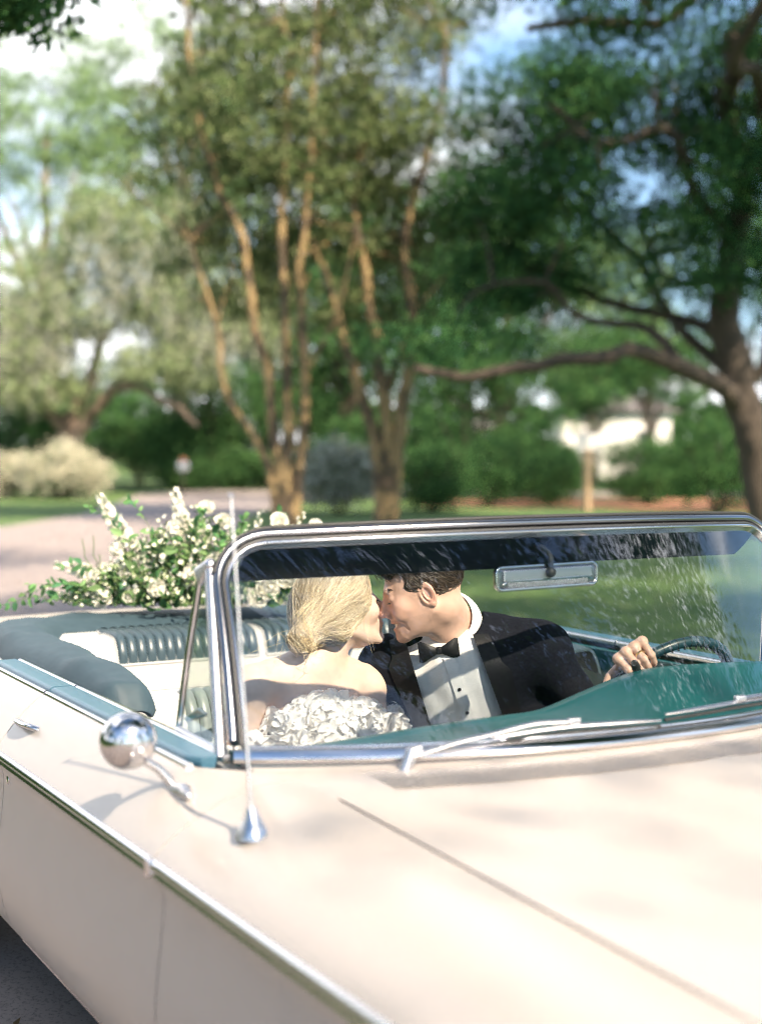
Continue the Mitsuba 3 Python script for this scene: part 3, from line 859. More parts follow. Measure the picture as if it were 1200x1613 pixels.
MYRTLE_A = [
    [(-1.74, 26, -0.02), (-1.8, 26, 0.91), (-1.89, 26, 1.69), (-1.97, 26, 2.71), (-2.25, 26, 3.83), (-2.34, 26, 4.73), (-2.57, 26, 5.52), (-2.87, 26, 6.2), (-3.17, 26, 7.21), (-3.38, 26, 8.56), (-3.49, 26, 10.14)],
    [(-1.63, 26, -0.02), (-1.67, 26, 1.13), (-1.63, 26, 2.03), (-1.69, 26, 3.16), (-1.72, 26, 4.4), (-1.74, 26, 5.75), (-1.63, 26, 7.21), (-1.69, 26, 8.79), (-1.8, 26, 10.36)],
    [(-1.55, 26, -0.02), (-1.46, 26, 1.13), (-1.35, 26, 2.14), (-1.37, 26, 3.16), (-1.44, 26, 4.4), (-1.37, 26, 5.52), (-1.22, 26, 6.76), (-1.18, 26, 8.11), (-1.07, 26, 10.14)],
    [(-1.82, 26, -0.02), (-1.97, 26, 1.13), (-2.25, 26, 1.69), (-2.59, 26, 2.26), (-2.81, 26, 2.82), (-2.87, 26, 3.38), (-3.04, 26, 4.17), (-3.38, 26, 5.18)],
    [(-1.4, 26, 2.71), (-1.13, 26, 3.16), (-0.79, 26, 3.83), (-0.62, 26, 4.51), (-0.45, 26, 5.52)]]
MYRTLE_B = [
    [(0.0, 27, -0.02), (0.0, 27, 0.88), (-0.09, 27, 1.58), (-0.29, 27, 2.28), (-0.53, 27, 2.98), (-0.7, 27, 3.69), (-0.94, 27, 4.39), (-1.29, 27, 5.32)],
    [(0.09, 27, -0.02), (0.14, 27, 1.11), (0.09, 27, 2.05), (0.0, 27, 2.87), (-0.12, 27, 3.69), (-0.23, 27, 4.27), (-0.35, 27, 5.09), (-0.47, 27, 6.26), (-0.23, 27, 8.01)],
    [(0.18, 27, -0.02), (0.26, 27, 1.11), (0.35, 27, 1.93), (0.47, 27, 2.75), (0.56, 27, 3.69), (0.49, 27, 4.62), (0.44, 27, 5.32), (0.7, 27, 6.49), (1.05, 27, 7.66), (1.17, 27, 9.06)],
    [(0.0, 27, 2.28), (0.18, 27, 2.75), (0.35, 27, 3.22), (0.76, 27, 4.15), (1.4, 27, 4.85)]]
OAK = [
    [(6.76, 25, -0.04), (6.55, 25, 0.72), (6.39, 25, 1.58), (6.17, 25, 2.23), (5.95, 25, 2.88), (5.84, 25, 3.75), (5.9, 25, 4.61), (6.06, 25, 5.48), (5.95, 25, 6.24), (5.63, 24, 6.89), (5.41, 23, 7.86)],
    [(6.41, 25, 1.53), (6.17, 25, 2.12), (5.63, 24.5, 2.56), (4.98, 24, 2.77), (4.22, 23.5, 2.99), (3.57, 23, 3.04), (2.92, 23, 2.88), (2.16, 23, 2.88), (1.3, 23, 2.66), (0.54, 23, 2.77)],
    [(5.95, 25, 3.1), (5.63, 25.5, 3.53), (4.98, 26, 3.85), (4.33, 26.5, 4.07), (3.68, 27, 4.4), (3.03, 27, 4.72), (2.38, 27, 5.05)],
    [(5.95, 25, 5.91), (6.28, 24, 6.67), (5.52, 22, 6.99), (4.98, 21, 6.94), (5.19, 20, 7.86), (5.52, 20, 8.94)],
    [(7.14, 23, 6.99), (6.82, 21, 7.97), (5.95, 21, 8.51), (5.41, 21, 8.83), (4.76, 21, 8.51), (4.44, 21, 7.97), (3.9, 21, 7.59), (3.25, 21, 7.53), (2.49, 21, 7.53), (2.06, 21, 7.37)],
    [(3.79, 21, 7.64), (3.41, 21, 8.29), (3.03, 21, 8.62), (2.16, 21, 8.83), (1.3, 21, 9.05)],
    [(6.0, 25, 2.7), (5.2, 25.6, 3.6), (4.4, 26, 4.9), (3.7, 26, 5.6), (3.0, 26, 6.6)],
    [(5.9, 25, 5.2), (5.1, 24, 5.6), (4.5, 23, 6.4), (3.5, 23, 6.3), (2.6, 23, 6.9)],
    [(5.0, 24, 2.78), (4.4, 24.4, 3.5), (3.4, 24.6, 3.7), (2.7, 24.6, 4.3), (1.7, 24.6, 4.2)],
    [(6.1, 25, 2.4), (7.0, 25, 3.6), (7.6, 25, 5.0), (7.4, 25, 6.6)],
    [(5.87, 25, 4.5), (5.41, 26, 4.4), (5.09, 27, 4.83), (4.76, 27, 5.59), (4.44, 27, 5.91)]]


def skeleton(key, stems, radii, bark, rng, wob, names):
    paths = []
    for s, (r0, r1), nm in zip(stems, radii, names):
        paths.append(limb(key, nm, G(s), r0, r1, bark, rng, wob)[1])
    return np.vstack(paths)


def E_(r, d, z, a, b, c, w=1.0):
    return (gp(r, d, z), (a, b, c), w)


rng = np.random.default_rng(11)
t = thing('crape_myrtle_tree', 'tall crape myrtle with golden stems fanning from one base, behind the white flowers', 'tree')
P_ = skeleton(t, MYRTLE_A, [(0.11, 0.035), (0.115, 0.035), (0.105, 0.035), (0.075, 0.03), (0.05, 0.02)], 'bark_golden', rng, 0.09, ['stem'] * 5)
cs = crown(t, rng, [E_(-2.3, 27.2, 7.8, 1.7, 1.3, 2.4), E_(-3.5, 27, 7.0, 1.2, 1.2, 1.8), E_(-1.0, 27, 6.8, 1.2, 1.3, 1.9), E_(-2.9, 27.6, 5.0, 1.3, 1.0, 1.0, 0.6), E_(-1.6, 27.6, 4.6, 1.2, 0.8, 1.1, 0.5), E_(-1.5, 27, 9.8, 2.0, 1.5, 1.2), E_(-2.0, 25.2, 7.4, 1.7, 0.5, 1.6, 0.7)], 270, 75, 0.24, 0.15, OLIVE)
twigs(t, rng, P_, cs[:90], 0.025, 'bark_golden')

t = thing('crape_myrtle_tree', 'second crape myrtle with orange brown stems, just right of the golden one', 'tree')
P_ = skeleton(t, MYRTLE_B, [(0.145, 0.045), (0.15, 0.045), (0.15, 0.045), (0.085, 0.035)], 'bark_golden', rng, 0.08, ['stem'] * 4)
cs = crown(t, rng, [E_(-0.3, 28.2, 7.4, 1.6, 1.3, 2.2), E_(0.9, 28.2, 7.0, 1.3, 1.2, 1.7), E_(0.2, 28.8, 4.8, 1.4, 0.9, 1.1, 0.7), E_(0.3, 28, 9.6, 1.7, 1.5, 1.0), E_(0.2, 26.2, 8.0, 1.4, 0.5, 1.2, 0.3)], 200, 75, 0.24, 0.14, OLIVE)
twigs(t, rng, P_, cs[:80], 0.02, 'bark_golden')

t = thing('live_oak_tree', 'huge dark live oak at the right edge with crooked spreading limbs', 'tree')
P_ = skeleton(t, OAK, [(0.40, 0.15), (0.19, 0.07), (0.12, 0.05), (0.14, 0.06), (0.15, 0.05), (0.07, 0.04), (0.11, 0.04), (0.11, 0.04), (0.10, 0.03), (0.10, 0.03), (0.09, 0.03)], 'bark_grey', rng, 0.20, ['trunk'] + ['limb'] * 10)
cs = crown(t, rng, [E_(4.4, 24, 5.8, 2.6, 2.6, 0.9), E_(2.6, 26.5, 6.2, 1.7, 1.3, 1.2), E_(5.6, 22, 8.2, 2.2, 1.6, 1.0, .6), E_(3.0, 21, 8.2, 2.0, 1.8, 1.0), E_(2.4, 26.5, 4.6, 1.6, 1.2, 0.7, 0.7), E_(5.4, 24, 4.6, 1.4, 1.6, 0.6, 0.4), E_(1.2, 24, 3.3, 1.5, 1.2, 0.45, 0.3), E_(6.6, 24, 6.4, 1.4, 1.8, 1.2), E_(4.4, 25, 7.2, 2.2, 1.6, 0.9, 1.1), E_(3.0, 26, 7.6, 1.8, 1.4, 0.9, .9), E_(6.2, 25, 7.8, 1.6, 1.4, 1.0, .8)], 520, 80, 0.25, 0.135, DARK)
crown(t, rng, [E_(8.4, 18, 10.4, 2.4, 2.4, 1.0), E_(8.6, 17, 10.0, 3.0, 3.0, 1.2), E_(6.4, 12, 10.6, 3.0, 2.4, 1.0), E_(10.0, 21, 8.6, 2.6, 3.0, 1.6), E_(10.6, 28, 9.6, 2.2, 3.0, 1.8), E_(11.8, 34, 10.2, 2.2, 3.0, 1.8), E_(6.0, 29, 12.9, 2.8, 2.6, 1.0), E_(3.6, 32, 13.8, 2.0, 2.4, 1.0, .7)], 350, 80, 0.36, 0.17, DARK, name='high_crown')
twigs(t, rng, P_, cs[:130], 0.035, 'bark_grey')


def plain_tree(name, label, r, d, h, spread, cols, bark, seed, group=None, count=160, per=70, size=0.24, lift=0.35, lean=0.0, tr=None, clump=0.38):
    g = np.random.default_rng(seed)
    t = thing(name, label, 'tree', group)
    top = np.array([r + lean, d, h * 0.72])
    tr = tr or 0.022 * h
    mid = np.array([r + 0.4 * lean + g.normal() * 0.2, d, h * lift])
    _, p = limb(t, 'trunk', G([(r, d, -0.03), (r + 0.1 * lean, d, h * lift * 0.5), mid, top]), tr * 1.15, tr * 0.3, bark, g, 0.12)
    eggs, tips = [], []
    for k in range(6):
        a = k * 1.05 + g.uniform(-0.4, 0.4)
        q = np.array([r + lean + math.cos(a) * spread * g.uniform(0.35, 0.75), d + math.sin(a) * spread * 0.6, h * g.uniform(lift + 0.12, 0.82)])
        limb(t, 'branch', [p[int(len(p) * g.uniform(0.35, 0.7))], (p[15] + gp(*q)) / 2 + (0, 0, g.uniform(-0.2, 0.4)), gp(*q)], tr * 0.5, tr * 0.12, bark, g, 0.15, 14, 7)
        eggs.append((gp(*q), (spread * 0.55, spread * 0.55, h * 0.17), 1.0))
    eggs.append((gp(r + lean, d, h * 0.78), (spread * 0.7, spread * 0.6, h * 0.22), 1.6))
    crown(t, g, eggs, count, per, clump, size, cols)
    return t


# the pale oak across the drive and what stands around it
t = thing('spreading_oak_tree', 'oak hung with grey moss, sunlit haze painted into its pale colour, its forked trunk leaning, across the driveway on the left', 'tree')
g5 = np.random.default_rng(21)
paths = []
for pts, r0, r1, nm in [([(-10.2, 48, -0.03), (-10.1, 48, 0.8), (-10.3, 48, 1.6), (-10.1, 48, 2.6), (-9.4, 48, 3.8), (-9.0, 48, 5.5)], 0.40, 0.14, 'trunk'),
                        ([(-10.2, 48, 1.2), (-9.6, 47.5, 2.2), (-8.9, 47, 3.0), (-7.9, 46.5, 3.7), (-6.9, 46, 4.2), (-5.6, 46, 4.6)], 0.26, 0.08, 'limb'),
                        ([(-8.4, 47, 3.4), (-7.4, 46, 3.3), (-6.4, 45.5, 2.7), (-5.6, 45, 2.2)], 0.16, 0.06, 'limb'),
                        ([(-10.3, 48, 2.0), (-11.2, 47.5, 3.2), (-12.2, 47, 4.2)], 0.22, 0.07, 'limb')]:
    paths.append(limb(t, nm, G(pts), r0, r1, 'bark_pale', g5, 0.18)[1])
crown(t, g5, [E_(-9.5, 47, 6.2, 3.6, 2.6, 1.7), E_(-5.6, 46, 5.6, 2.4, 2.0, 1.3), E_(-11.6, 46, 4.6, 2.0, 2.0, 1.4), E_(-7.4, 46, 8.2, 2.8, 2.2, 1.3, .7), E_(-6.4, 45, 4.0, 1.8, 1.5, 0.7, .6), E_(-10.6, 45.5, 3.3, 1.8, 1.2, 0.6, .4)], 330, 62, 0.32, 0.22, HAZE_PALE)
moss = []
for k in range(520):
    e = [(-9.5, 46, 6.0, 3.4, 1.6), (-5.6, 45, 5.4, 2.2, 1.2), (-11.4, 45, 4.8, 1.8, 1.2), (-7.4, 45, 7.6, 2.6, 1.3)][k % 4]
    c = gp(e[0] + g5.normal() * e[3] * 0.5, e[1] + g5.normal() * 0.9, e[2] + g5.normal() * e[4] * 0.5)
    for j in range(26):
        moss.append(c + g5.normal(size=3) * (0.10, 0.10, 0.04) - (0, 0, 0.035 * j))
m_, c_ = leaf_cloud(g5, np.array(moss), 0.13, [(0.50, 0.51, 0.42), (0.42, 0.44, 0.35)], wide=0.4)  # moss colour lightened to carry the sunlit haze
part(t, 'haze_pale_moss', m_, 'leaves', False, kind='stuff', color=c_)

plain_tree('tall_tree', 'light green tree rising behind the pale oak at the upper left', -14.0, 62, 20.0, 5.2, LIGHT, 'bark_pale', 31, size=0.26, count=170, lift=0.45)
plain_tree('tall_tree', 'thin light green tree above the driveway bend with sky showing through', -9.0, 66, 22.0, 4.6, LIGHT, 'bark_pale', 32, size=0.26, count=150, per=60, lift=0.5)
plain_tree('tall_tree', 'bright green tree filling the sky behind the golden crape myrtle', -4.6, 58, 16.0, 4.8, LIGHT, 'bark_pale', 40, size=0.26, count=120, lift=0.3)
plain_tree('tall_tree', 'pale tree at the left edge, its sun-washed look painted into the leaf colour', -15.5, 52, 11.0, 4.0, HAZE_PALE, 'bark_pale', 41, size=0.26, count=80, lift=0.25)  # paleness from sunlight is put into the leaf palette
plain_tree('woodland_tree', 'dark green tree closing the view between the two crape myrtles', -1.5, 56, 13.0, 4.2, MID, 'bark_grey', 33, size=0.22, count=200, lift=0.22)
plain_tree('woodland_tree', 'dense mid green tree filling the gap right of the second crape myrtle', 4.2, 50, 12.0, 4.6, MID, 'bark_grey', 34, size=0.2, count=230, lift=0.2)
plain_tree('woodland_tree', 'green tree glimpsed under the oak limbs on the right, behind the white house', 12.5, 76, 13.0, 5.0, LIGHT, 'bark_grey', 35, size=0.22, count=170, lift=0.2)
plain_tree('woodland_tree', 'dark tree behind the big oak trunk at the far right', 15.0, 46, 12.0, 4.2, MID, 'bark_grey', 36, size=0.2, count=200, lift=0.2)
plain_tree('understorey_tree', 'low dark green tree under the pale oak beside the driveway bend', -6.2, 52, 5.0, 2.6, MID, 'bark_grey', 37, size=0.18, count=150, lift=0.15, clump=0.4)
plain_tree('understorey_tree', 'small dark tree left of the first crape myrtle stems, behind the low hedge', -3.4, 54, 5.4, 2.2, MID, 'bark_grey', 38, size=0.18, count=140, lift=0.12, clump=0.4)
plain_tree('understorey_tree', 'small dark tree in the shade between the crape myrtles and the big oak', 2.6, 42, 5.0, 2.0, MID, 'bark_grey', 39, size=0.15, count=130, lift=0.12, clump=0.36)
for k, (r, d, h, s) in enumerate([(-27, 88, 7, 6), (-17, 90, 6.5, 6), (-3, 82, 16, 6), (4, 84, 16, 6), (11, 82, 15, 6), (19, 80, 17, 6), (27, 78, 16, 6)]):
    plain_tree('distant_tree', 'green tree of the wood that closes the garden behind', r, d, h, s, MID, 'bark_grey', 50 + k, group='trees of the wood behind the garden', size=0.34, count=130, per=70, lift=0.12, clump=0.7)


for k, (r, d, h, s_) in enumerate([(-13, 5, 12, 4.5), (-14, -5, 12, 5), (-22, 10, 12, 5), (-15, -20, 11, 5), (-5, -27, 10, 5), (20, -8, 11, 5), (22, 6, 12, 5)]):
    plain_tree('garden_tree', 'green garden tree beside the drive, mirrored in the car\'s chrome', r, d, h, s_, MID, 'bark_grey', 130 + k, group='garden trees mirrored in the chrome', size=0.34, count=90, per=60, lift=0.15, clump=0.6)


def shrub(label, r, d, w, h, cols, seed, count=90, per=70, size=0.09, group=None, name='shrub', flowers=None):
    g = np.random.default_rng(seed)
    t = thing(name, label, 'shrub', group)
    for k in range(7):
        a = k * 0.9
        limb(t, 'stem', [gp(r + 0.06 * math.cos(a), d + 0.06 * math.sin(a), -0.02), gp(r + w * 0.2 * math.cos(a), d + w * 0.2 * math.sin(a), h * 0.4), gp(r + w * 0.36 * math.cos(a), d + w * 0.3 * math.sin(a), h * 0.75)], 0.03, 0.01, 'bark_grey', g, 0.05, 8, 6)
    pts, _ = clumps(g, [(gp(r, d, h * 0.5), (w * 0.47, w * 0.42, h * 0.44), 1)], count, per, 0.13 * min(w, 1.4))
    pts = pts[(pts[:, 2] > 0.03)]
    m_, c_ = leaf_cloud(g, pts, size, cols)
    part(t, 'foliage', m_, 'leaves', False, kind='stuff', color=c_)
    if flowers:
        pk = pts[g.integers(0, len(pts), flowers[1])]
        pk = pk + unit(pk - gp(r, d, h * 0.35)) * g.uniform(0.02, 0.10, (flowers[1], 1)) + g.normal(size=(flowers[1], 3)) * 0.03
        m_, c_ = leaf_cloud(g, pk, size * 0.9, [flowers[0]], jitter=0.08, wide=0.9)
        part(t, 'bloom_sun_flecks', m_, 'leaves', False, kind='stuff', color=c_)  # bloom on the azalea, painted sunlight on the cream shrubs
    return t


SUNLIT_CREAM = (0.66, 0.62, 0.48)  # fleck colour that paints sunlight onto the left shrubs
GREY = [(0.17, 0.21, 0.15), (0.25, 0.28, 0.21), (0.11, 0.15, 0.10)]
shrub('rounded shrub with cream flecks painted in for sunlit foliage on the left lawn edge', -9.1, 42, 2.4, 1.6, MID, 61, flowers=(SUNLIT_CREAM, 9500))
shrub('shrub with cream flecks painted in for sunlit foliage, cut by the left edge of the photo', -11.3, 43, 2.3, 1.35, MID, 62, flowers=(SUNLIT_CREAM, 9000))
shrub('large dark green shrub behind the pale shrubs at the far left', -11.9, 49, 3.6, 3.4, MID, 63, count=140, size=0.12)
for k, (r, d, w, h) in enumerate([(-6.6, 50, 2.2, 1.3), (-4.9, 51, 2.2, 1.4), (-3.2, 50.5, 2.2, 1.5)]):
    shrub(['leftmost low shrub of the row beyond the driveway bend', 'middle low shrub of the row beyond the driveway bend', 'rightmost low shrub of the row beyond the driveway bend'][k], r, d, w, h, MID, 64 + k, group='low shrubs beyond the driveway bend', size=0.12)
shrub('grey green azalea with whitish bloom between the two crape myrtles', -0.95, 33, 2.1, 1.75, GREY, 70, flowers=((0.6, 0.62, 0.58), 1600))
shrub('dark rounded shrub right behind the second crape myrtle', 1.2, 34, 2.0, 1.7, MID, 71)
shrub('tall dark shrub in the shade right of the second crape myrtle', 2.7, 37, 2.0, 1.9, MID, 72)
shrub('medium sized green shrub between two larger dark ones, left of the post', 4.4, 38, 1.9, 1.5, MID, 73)
shrub('wide dark shrub left of the wooden post', 4.0, 41.5, 2.6, 2.3, MID, 74, size=0.11)
plain_tree('understorey_tree', 'thin leafy tree in front of the white house, half hiding it', 8.2, 56, 5.6, 2.4, MID, 'bark_grey', 141, size=0.2, count=60, lift=0.42, clump=0.34)
plain_tree('understorey_tree', 'leafy tree beside the white house, under the oak limb', 10.6, 58, 7.0, 2.6, MID, 'bark_grey', 142, size=0.2, count=95, lift=0.42, clump=0.36)
shrub('dark green shrub right of the wooden post', 7.0, 38.5, 2.6, 1.9, MID, 75, size=0.11)
shrub('tall dark leafy shrub beside the big oak trunk', 7.6, 33, 2.6, 2.3, MID, 76, size=0.1)
shrub('broad dark shrub at the right edge behind the oak', 9.4, 36, 2.8, 2.4, MID, 77, size=0.11)

for k, (r, d) in enumerate([(-1.5, 72), (3.2, 74), (7.0, 78), (15.5, 74), (20.5, 72)]):
    shrub('tall thicket bush at the edge of the wood behind the garden', r, d, 5.2, 4.6, MID, 160 + k, count=130, size=0.26, name='thicket_bush', group='thicket bushes at the edge of the wood')
for k, (r, d, w, h) in enumerate([(-12.5, 56, 3.6, 3.4), (-9.4, 57, 3.4, 3.6), (-6.6, 58, 3.4, 3.2), (-0.6, 47, 3.0, 2.8), (2.0, 47, 3.0, 2.6), (5.4, 48, 2.6, 1.7), (13.6, 44, 3.4, 3.2), (9.0, 44, 2.6, 1.2)]):
    shrub(['dark bush under the pale oak, behind its forked trunk', 'dark bush beyond the driveway bend, right of the forked trunk', 'dark bush behind the white globe lamp', 'dark bush far behind the two crape myrtles', 'dark bush far behind and right of the second crape myrtle', 'dark bush far behind the lit shrub', 'dark bush far behind the big oak trunk', 'low dark bush in front of the white house'][k], r, d, w, h, MID, 90 + k, count=120, size=0.16)

for k in range(6):
    shrub('clipped dark green hedge bush along the left side of the drive', -5.6 - 0.15 * k, -2.5 + 2.1 * k, 2.3, 1.7, MID, 150 + k, count=80, size=0.12, name='hedge_bush', group='hedge bushes along the left of the drive')

# post and little markers
rough('post_wood', proc(lambda p, n, uv: mix((0.36, 0.25, 0.15), (0.48, 0.35, 0.22), fbm(p[0] * 30, p[1] * 30, p[2] * 4, 3))), 0.8)
rough('white_paint', (0.82, 0.81, 0.79), 0.55)
rough('rust_cap', (0.38, 0.14, 0.08), 0.7)
t = thing('sign_post', 'weathered wooden post with a blank white board in front of the white house', 'sign')
c_ = gp(4.85, 34.5)
part(t, 'post', rbox((0.15, 0.15, 1.5), 0.012, c_ + (0, 0, 0.73)), 'post_wood')
Mp = frame_matrix(c_ + (0, 0, 1.62), RIGHT, EZ)
part(t, 'board', moved(rbox((0.52, 0.05, 0.42), 0.012), Mp), 'white_paint')
t = thing('lamp_post', 'small white globe lamp with a rusty cap on a thin post beyond the driveway', 'lamp')
c_ = gp(-6.2, 46)
part(t, 'post', tube([c_ + (0, 0, -0.02), c_ + (0, 0, 0.72)], 0.03, 10), 'bark_grey')
part(t, 'globe', moved(trimesh.creation.icosphere(3, 0.20), trimesh.transformations.translation_matrix(c_ + (0, 0, 0.90))), 'white_paint', True)
part(t, 'cap', moved(lathe([(0.0001, 0.30), (0.05, 0.28), (0.11, 0.2), (0.15, 0.15), (0.14, 0.13)], 24), trimesh.transformations.translation_matrix(c_ + (0, 0, 0.90))), 'rust_cap')

# white house glimpsed through the trees
rough('house_white', proc(lambda p, n, uv: mix((0.74, 0.72, 0.70), (0.80, 0.78, 0.76), fbm(p[0] * 2, p[1] * 2, p[2] * 2, 3))), 0.7)
rough('roof_grey', (0.13, 0.12, 0.12), 0.8)
rough('pane_dark', (0.03, 0.035, 0.045), 0.1, specular=0.8)
def small_house(name, label, r, d, w, dep, h, win):
    t = thing(name, label, 'house')
    M = frame_matrix(gp(r, d), RIGHT, EZ)
    part(t, 'wall', moved(rbox((w, dep, h), 0.02, (0, 0, h / 2)), M), 'house_white', False)
    k = 0.3
    while k < h - 0.1:
        part(t, 'clapboard', moved(rbox((w + 0.04, 0.05, 0.24), 0.006, (0, -dep / 2 - 0.02, k)), M), 'house_white', False)
        k += 0.29
    e = 0.45
    rf = mesh([(-w / 2 - e, -dep / 2 - e, h - 0.03), (w / 2 + e, -dep / 2 - e, h - 0.03), (w / 2 + e, dep / 2 + e, h - 0.03), (-w / 2 - e, dep / 2 + e, h - 0.03), (-w / 2 + 0.8, 0, h + dep * 0.2), (w / 2 - 0.8, 0, h + dep * 0.2)], np.array([(0, 1, 5), (0, 5, 4), (1, 2, 5), (2, 3, 4), (2, 4, 5), (3, 0, 4), (0, 2, 1), (0, 3, 2)]))
    part(t, 'roof', moved(rf, M), 'roof_grey', False)
    for x in win:
        w_ = part(t, 'window', moved(rbox((0.9, 0.10, 1.4), 0.02, (x, -dep / 2 - 0.06, h * 0.52)), M), 'house_white', False)
        for a_ in (-0.2, 0.2):
            for b_ in (-0.32, 0.32):
                part(w_, 'pane', moved(rbox((0.34, 0.03, 0.58), 0.005, (x + a_, -dep / 2 - 0.115, h * 0.52 + b_)), M), 'pane_dark', False)


small_house('white_house', 'white clapboard house glimpsed under the oak limbs on the right', 10.9, 70, 5.0, 4, 3.1, (-1.3, 1.4))
small_house('garden_shed', 'small white outbuilding glimpsed right of the second crape myrtle', 4.5, 68, 2.0, 2, 2.3, ())

# the live oak that overhangs the photographer: it dapples the bonnet and shows in the glass
t = thing('overhanging_oak_tree', 'dark leafy oak branch hanging into the top left corner overhead', 'tree')
g6 = np.random.default_rng(77)
pp = []
for pts, r0, r1, nm in [([(-7.5, 1.0, -0.05), (-7.4, 1.0, 1.6), (-7.2, 0.8, 3.2), (-6.6, 0.2, 4.6), (-5.2, -0.8, 6.2), (-3.6, -1.8, 7.3)], 0.42, 0.17, 'trunk'),
                        ([(-7.0, 0.7, 3.6), (-6.0, 2.6, 4.8), (-4.8, 4.8, 5.2), (-3.4, 7.0, 4.75), (-2.0, 8.4, 4.12)], 0.20, 0.03, 'limb'),
                        ([(-5.4, -0.6, 6.0), (-3.6, -0.4, 6.6), (-1.6, 0.0, 6.9), (0.6, 0.3, 7.0), (2.6, 0.9, 7.3), (5.0, 2.2, 7.6), (7.6, 3.8, 7.9), (10.4, 5.0, 8.4)], 0.18, 0.05, 'limb'),
                        ([(-3.6, -1.8, 7.3), (-1.0, -3.4, 7.8), (1.8, -4.8, 7.9), (4.4, -5.2, 8.0)], 0.05, 0.015, 'limb')]:
    pp.append(limb(t, nm, G(pts), r0, r1, 'bark_grey', g6, 0.15)[1])
cs = crown(t, g6, [E_(-1.98, 8.2, 4.06, 0.40, 0.45, 0.13, 0.5), E_(-2.5, 8.0, 4.30, 0.6, 0.5, 0.22, 0.5)], 44, 55, 0.085, 0.075, DARK[:3])
cs = crown(t, g6, [E_(-2.4, 0.6, 7.2, 2.2, 1.5, 0.6, .6), E_(1.6, 1.8, 7.6, 2.0, 1.4, 0.6), E_(4.5, 2.2, 8.0, 2.4, 1.7, 0.7, 1.4), E_(7.4, 1.6, 8.6, 2.2, 1.8, 0.7), E_(4.0, 4.4, 9.0, 2.4, 1.4, 0.6, .8), E_(8.4, 5.0, 8.4, 2.4, 2.0, 1.0, 1.3), E_(11.0, 6.5, 7.4, 2.4, 2.2, 1.6, 1.2), E_(9.5, 9.0, 10.4, 2.6, 2.4, 1.6, 1.2), E_(7.0, 1.0, 10.2, 2.4, 1.6, 1.0, .8)], 560, 50, 0.32, 0.19, DARK)
twigs(t, g6, np.vstack(pp), cs[:80], 0.02, 'bark_grey')
cs = crown(t, g6, [E_(-1.6, 5.5, 9.6, 2.4, 2.0, 0.6), E_(0.6, 9.5, 9.9, 2.6, 2.4, 0.6), E_(-2.4, 13.5, 10.6, 2.6, 2.6, 0.7), E_(5.5, 3.0, 10.0, 2.6, 2.6, 0.6, 1.3), E_(8.0, 7.5, 10.4, 2.4, 2.4, 0.6, 1.3)], 230, 70, 0.30, 0.14, DARK, name='left_crown')
cs = crown(t, g6, [E_(3.4, -5.4, 8.0, 1.3, 1.0, 0.4), E_(5.2, -4.6, 8.2, 1.3, 1.0, 0.4)], 12, 40, 0.24, 0.09, DARK)

# dead leaves and grit on the drive
g7 = np.random.default_rng(99)
lp = np.concatenate([np.array([gp(g7.uniform(-3.6, -0.9), g7.uniform(1.6, 6.0), 0.012) for _ in range(260)]), np.array([gp(g7.uniform(-6, -1.2), g7.uniform(8, 34), 0.014) for _ in range(1400)])])
m_, c_ = leaf_cloud(g7, lp, 0.035, [(0.10, 0.07, 0.04), (0.16, 0.11, 0.06), (0.06, 0.045, 0.03)], up=6.0)
scene['leaf_litter'] = mikit.ply(m_, 'leaves', smooth=False, color=c_)
labels['leaf_litter'] = {'label': 'dead brown leaves scattered over the driveway', 'category': 'leaf litter', 'kind': 'stuff'}
# ------------------------------------------------------------------ the couple
scene['skin'] = {'type': 'twosided', 'bsdf': {'type': 'principled', 'base_color': VCOL, 'roughness': 0.48, 'specular': 0.45}}
scene['hair'] = {'type': 'twosided', 'bsdf': {'type': 'principled', 'base_color': VCOL, 'roughness': 0.38, 'specular': 0.6}}
rough('teeth', (0.78, 0.75, 0.69), 0.25)
rough('tux', proc(lambda p, n, uv: mix((0.006, 0.007, 0.012), (0.012, 0.014, 0.021), fbm(p[0] * 160, p[1] * 160, p[2] * 160, 2))), 0.85, specular=0.08)
rough('satin_black', (0.007, 0.008, 0.011), 0.5, specular=0.25)
rough('shirt_cloth', proc(lambda p, n, uv: mix((0.66, 0.66, 0.66), (0.72, 0.72, 0.71), noise(p[0] * 300, p[1] * 300, p[2] * 300))), 0.8)
scene['organza'] = {'type': 'principledthin', 'base_color': rgb(0.93, 0.91, 0.885), 'roughness': 0.6, 'diff_trans': 0.45, 'spec_trans': 0.0}
rough('dress_cloth', (0.86, 0.845, 0.82), 0.8)
rough('gold', (0.85, 0.62, 0.28), 0.2, metallic=1.0)


class Pose:
    """A head's or a body's own axes: x forward, y left, z up; s metres of the world to one of its own."""

    def __init__(self, origin, fwd, pitch=0.0, roll=0.0, s=1.0):
        f = unit(np.array([fwd[0], fwd[1], 0.0]))
        l = np.array([-f[1], f[0], 0.0])
        u = np.array([0, 0, 1.0])
        f, u = f * math.cos(pitch) + u * math.sin(pitch), u * math.cos(pitch) - f * math.sin(pitch)
        l, u = l * math.cos(roll) + u * math.sin(roll), u * math.cos(roll) - l * math.sin(roll)
        self.o, self.R, self.s = np.asarray(origin, float), np.stack([f, l, u], 1), s

    def own(self, p):
        return (np.asarray(p) - self.o) @ self.R / self.s

    def world(self, q):
        return self.o + (np.asarray(q, float) * self.s) @ self.R.T


def both(fn, p, k, d):
    return blend(blend(d, fn(p, 1), k), fn(p, -1), k)


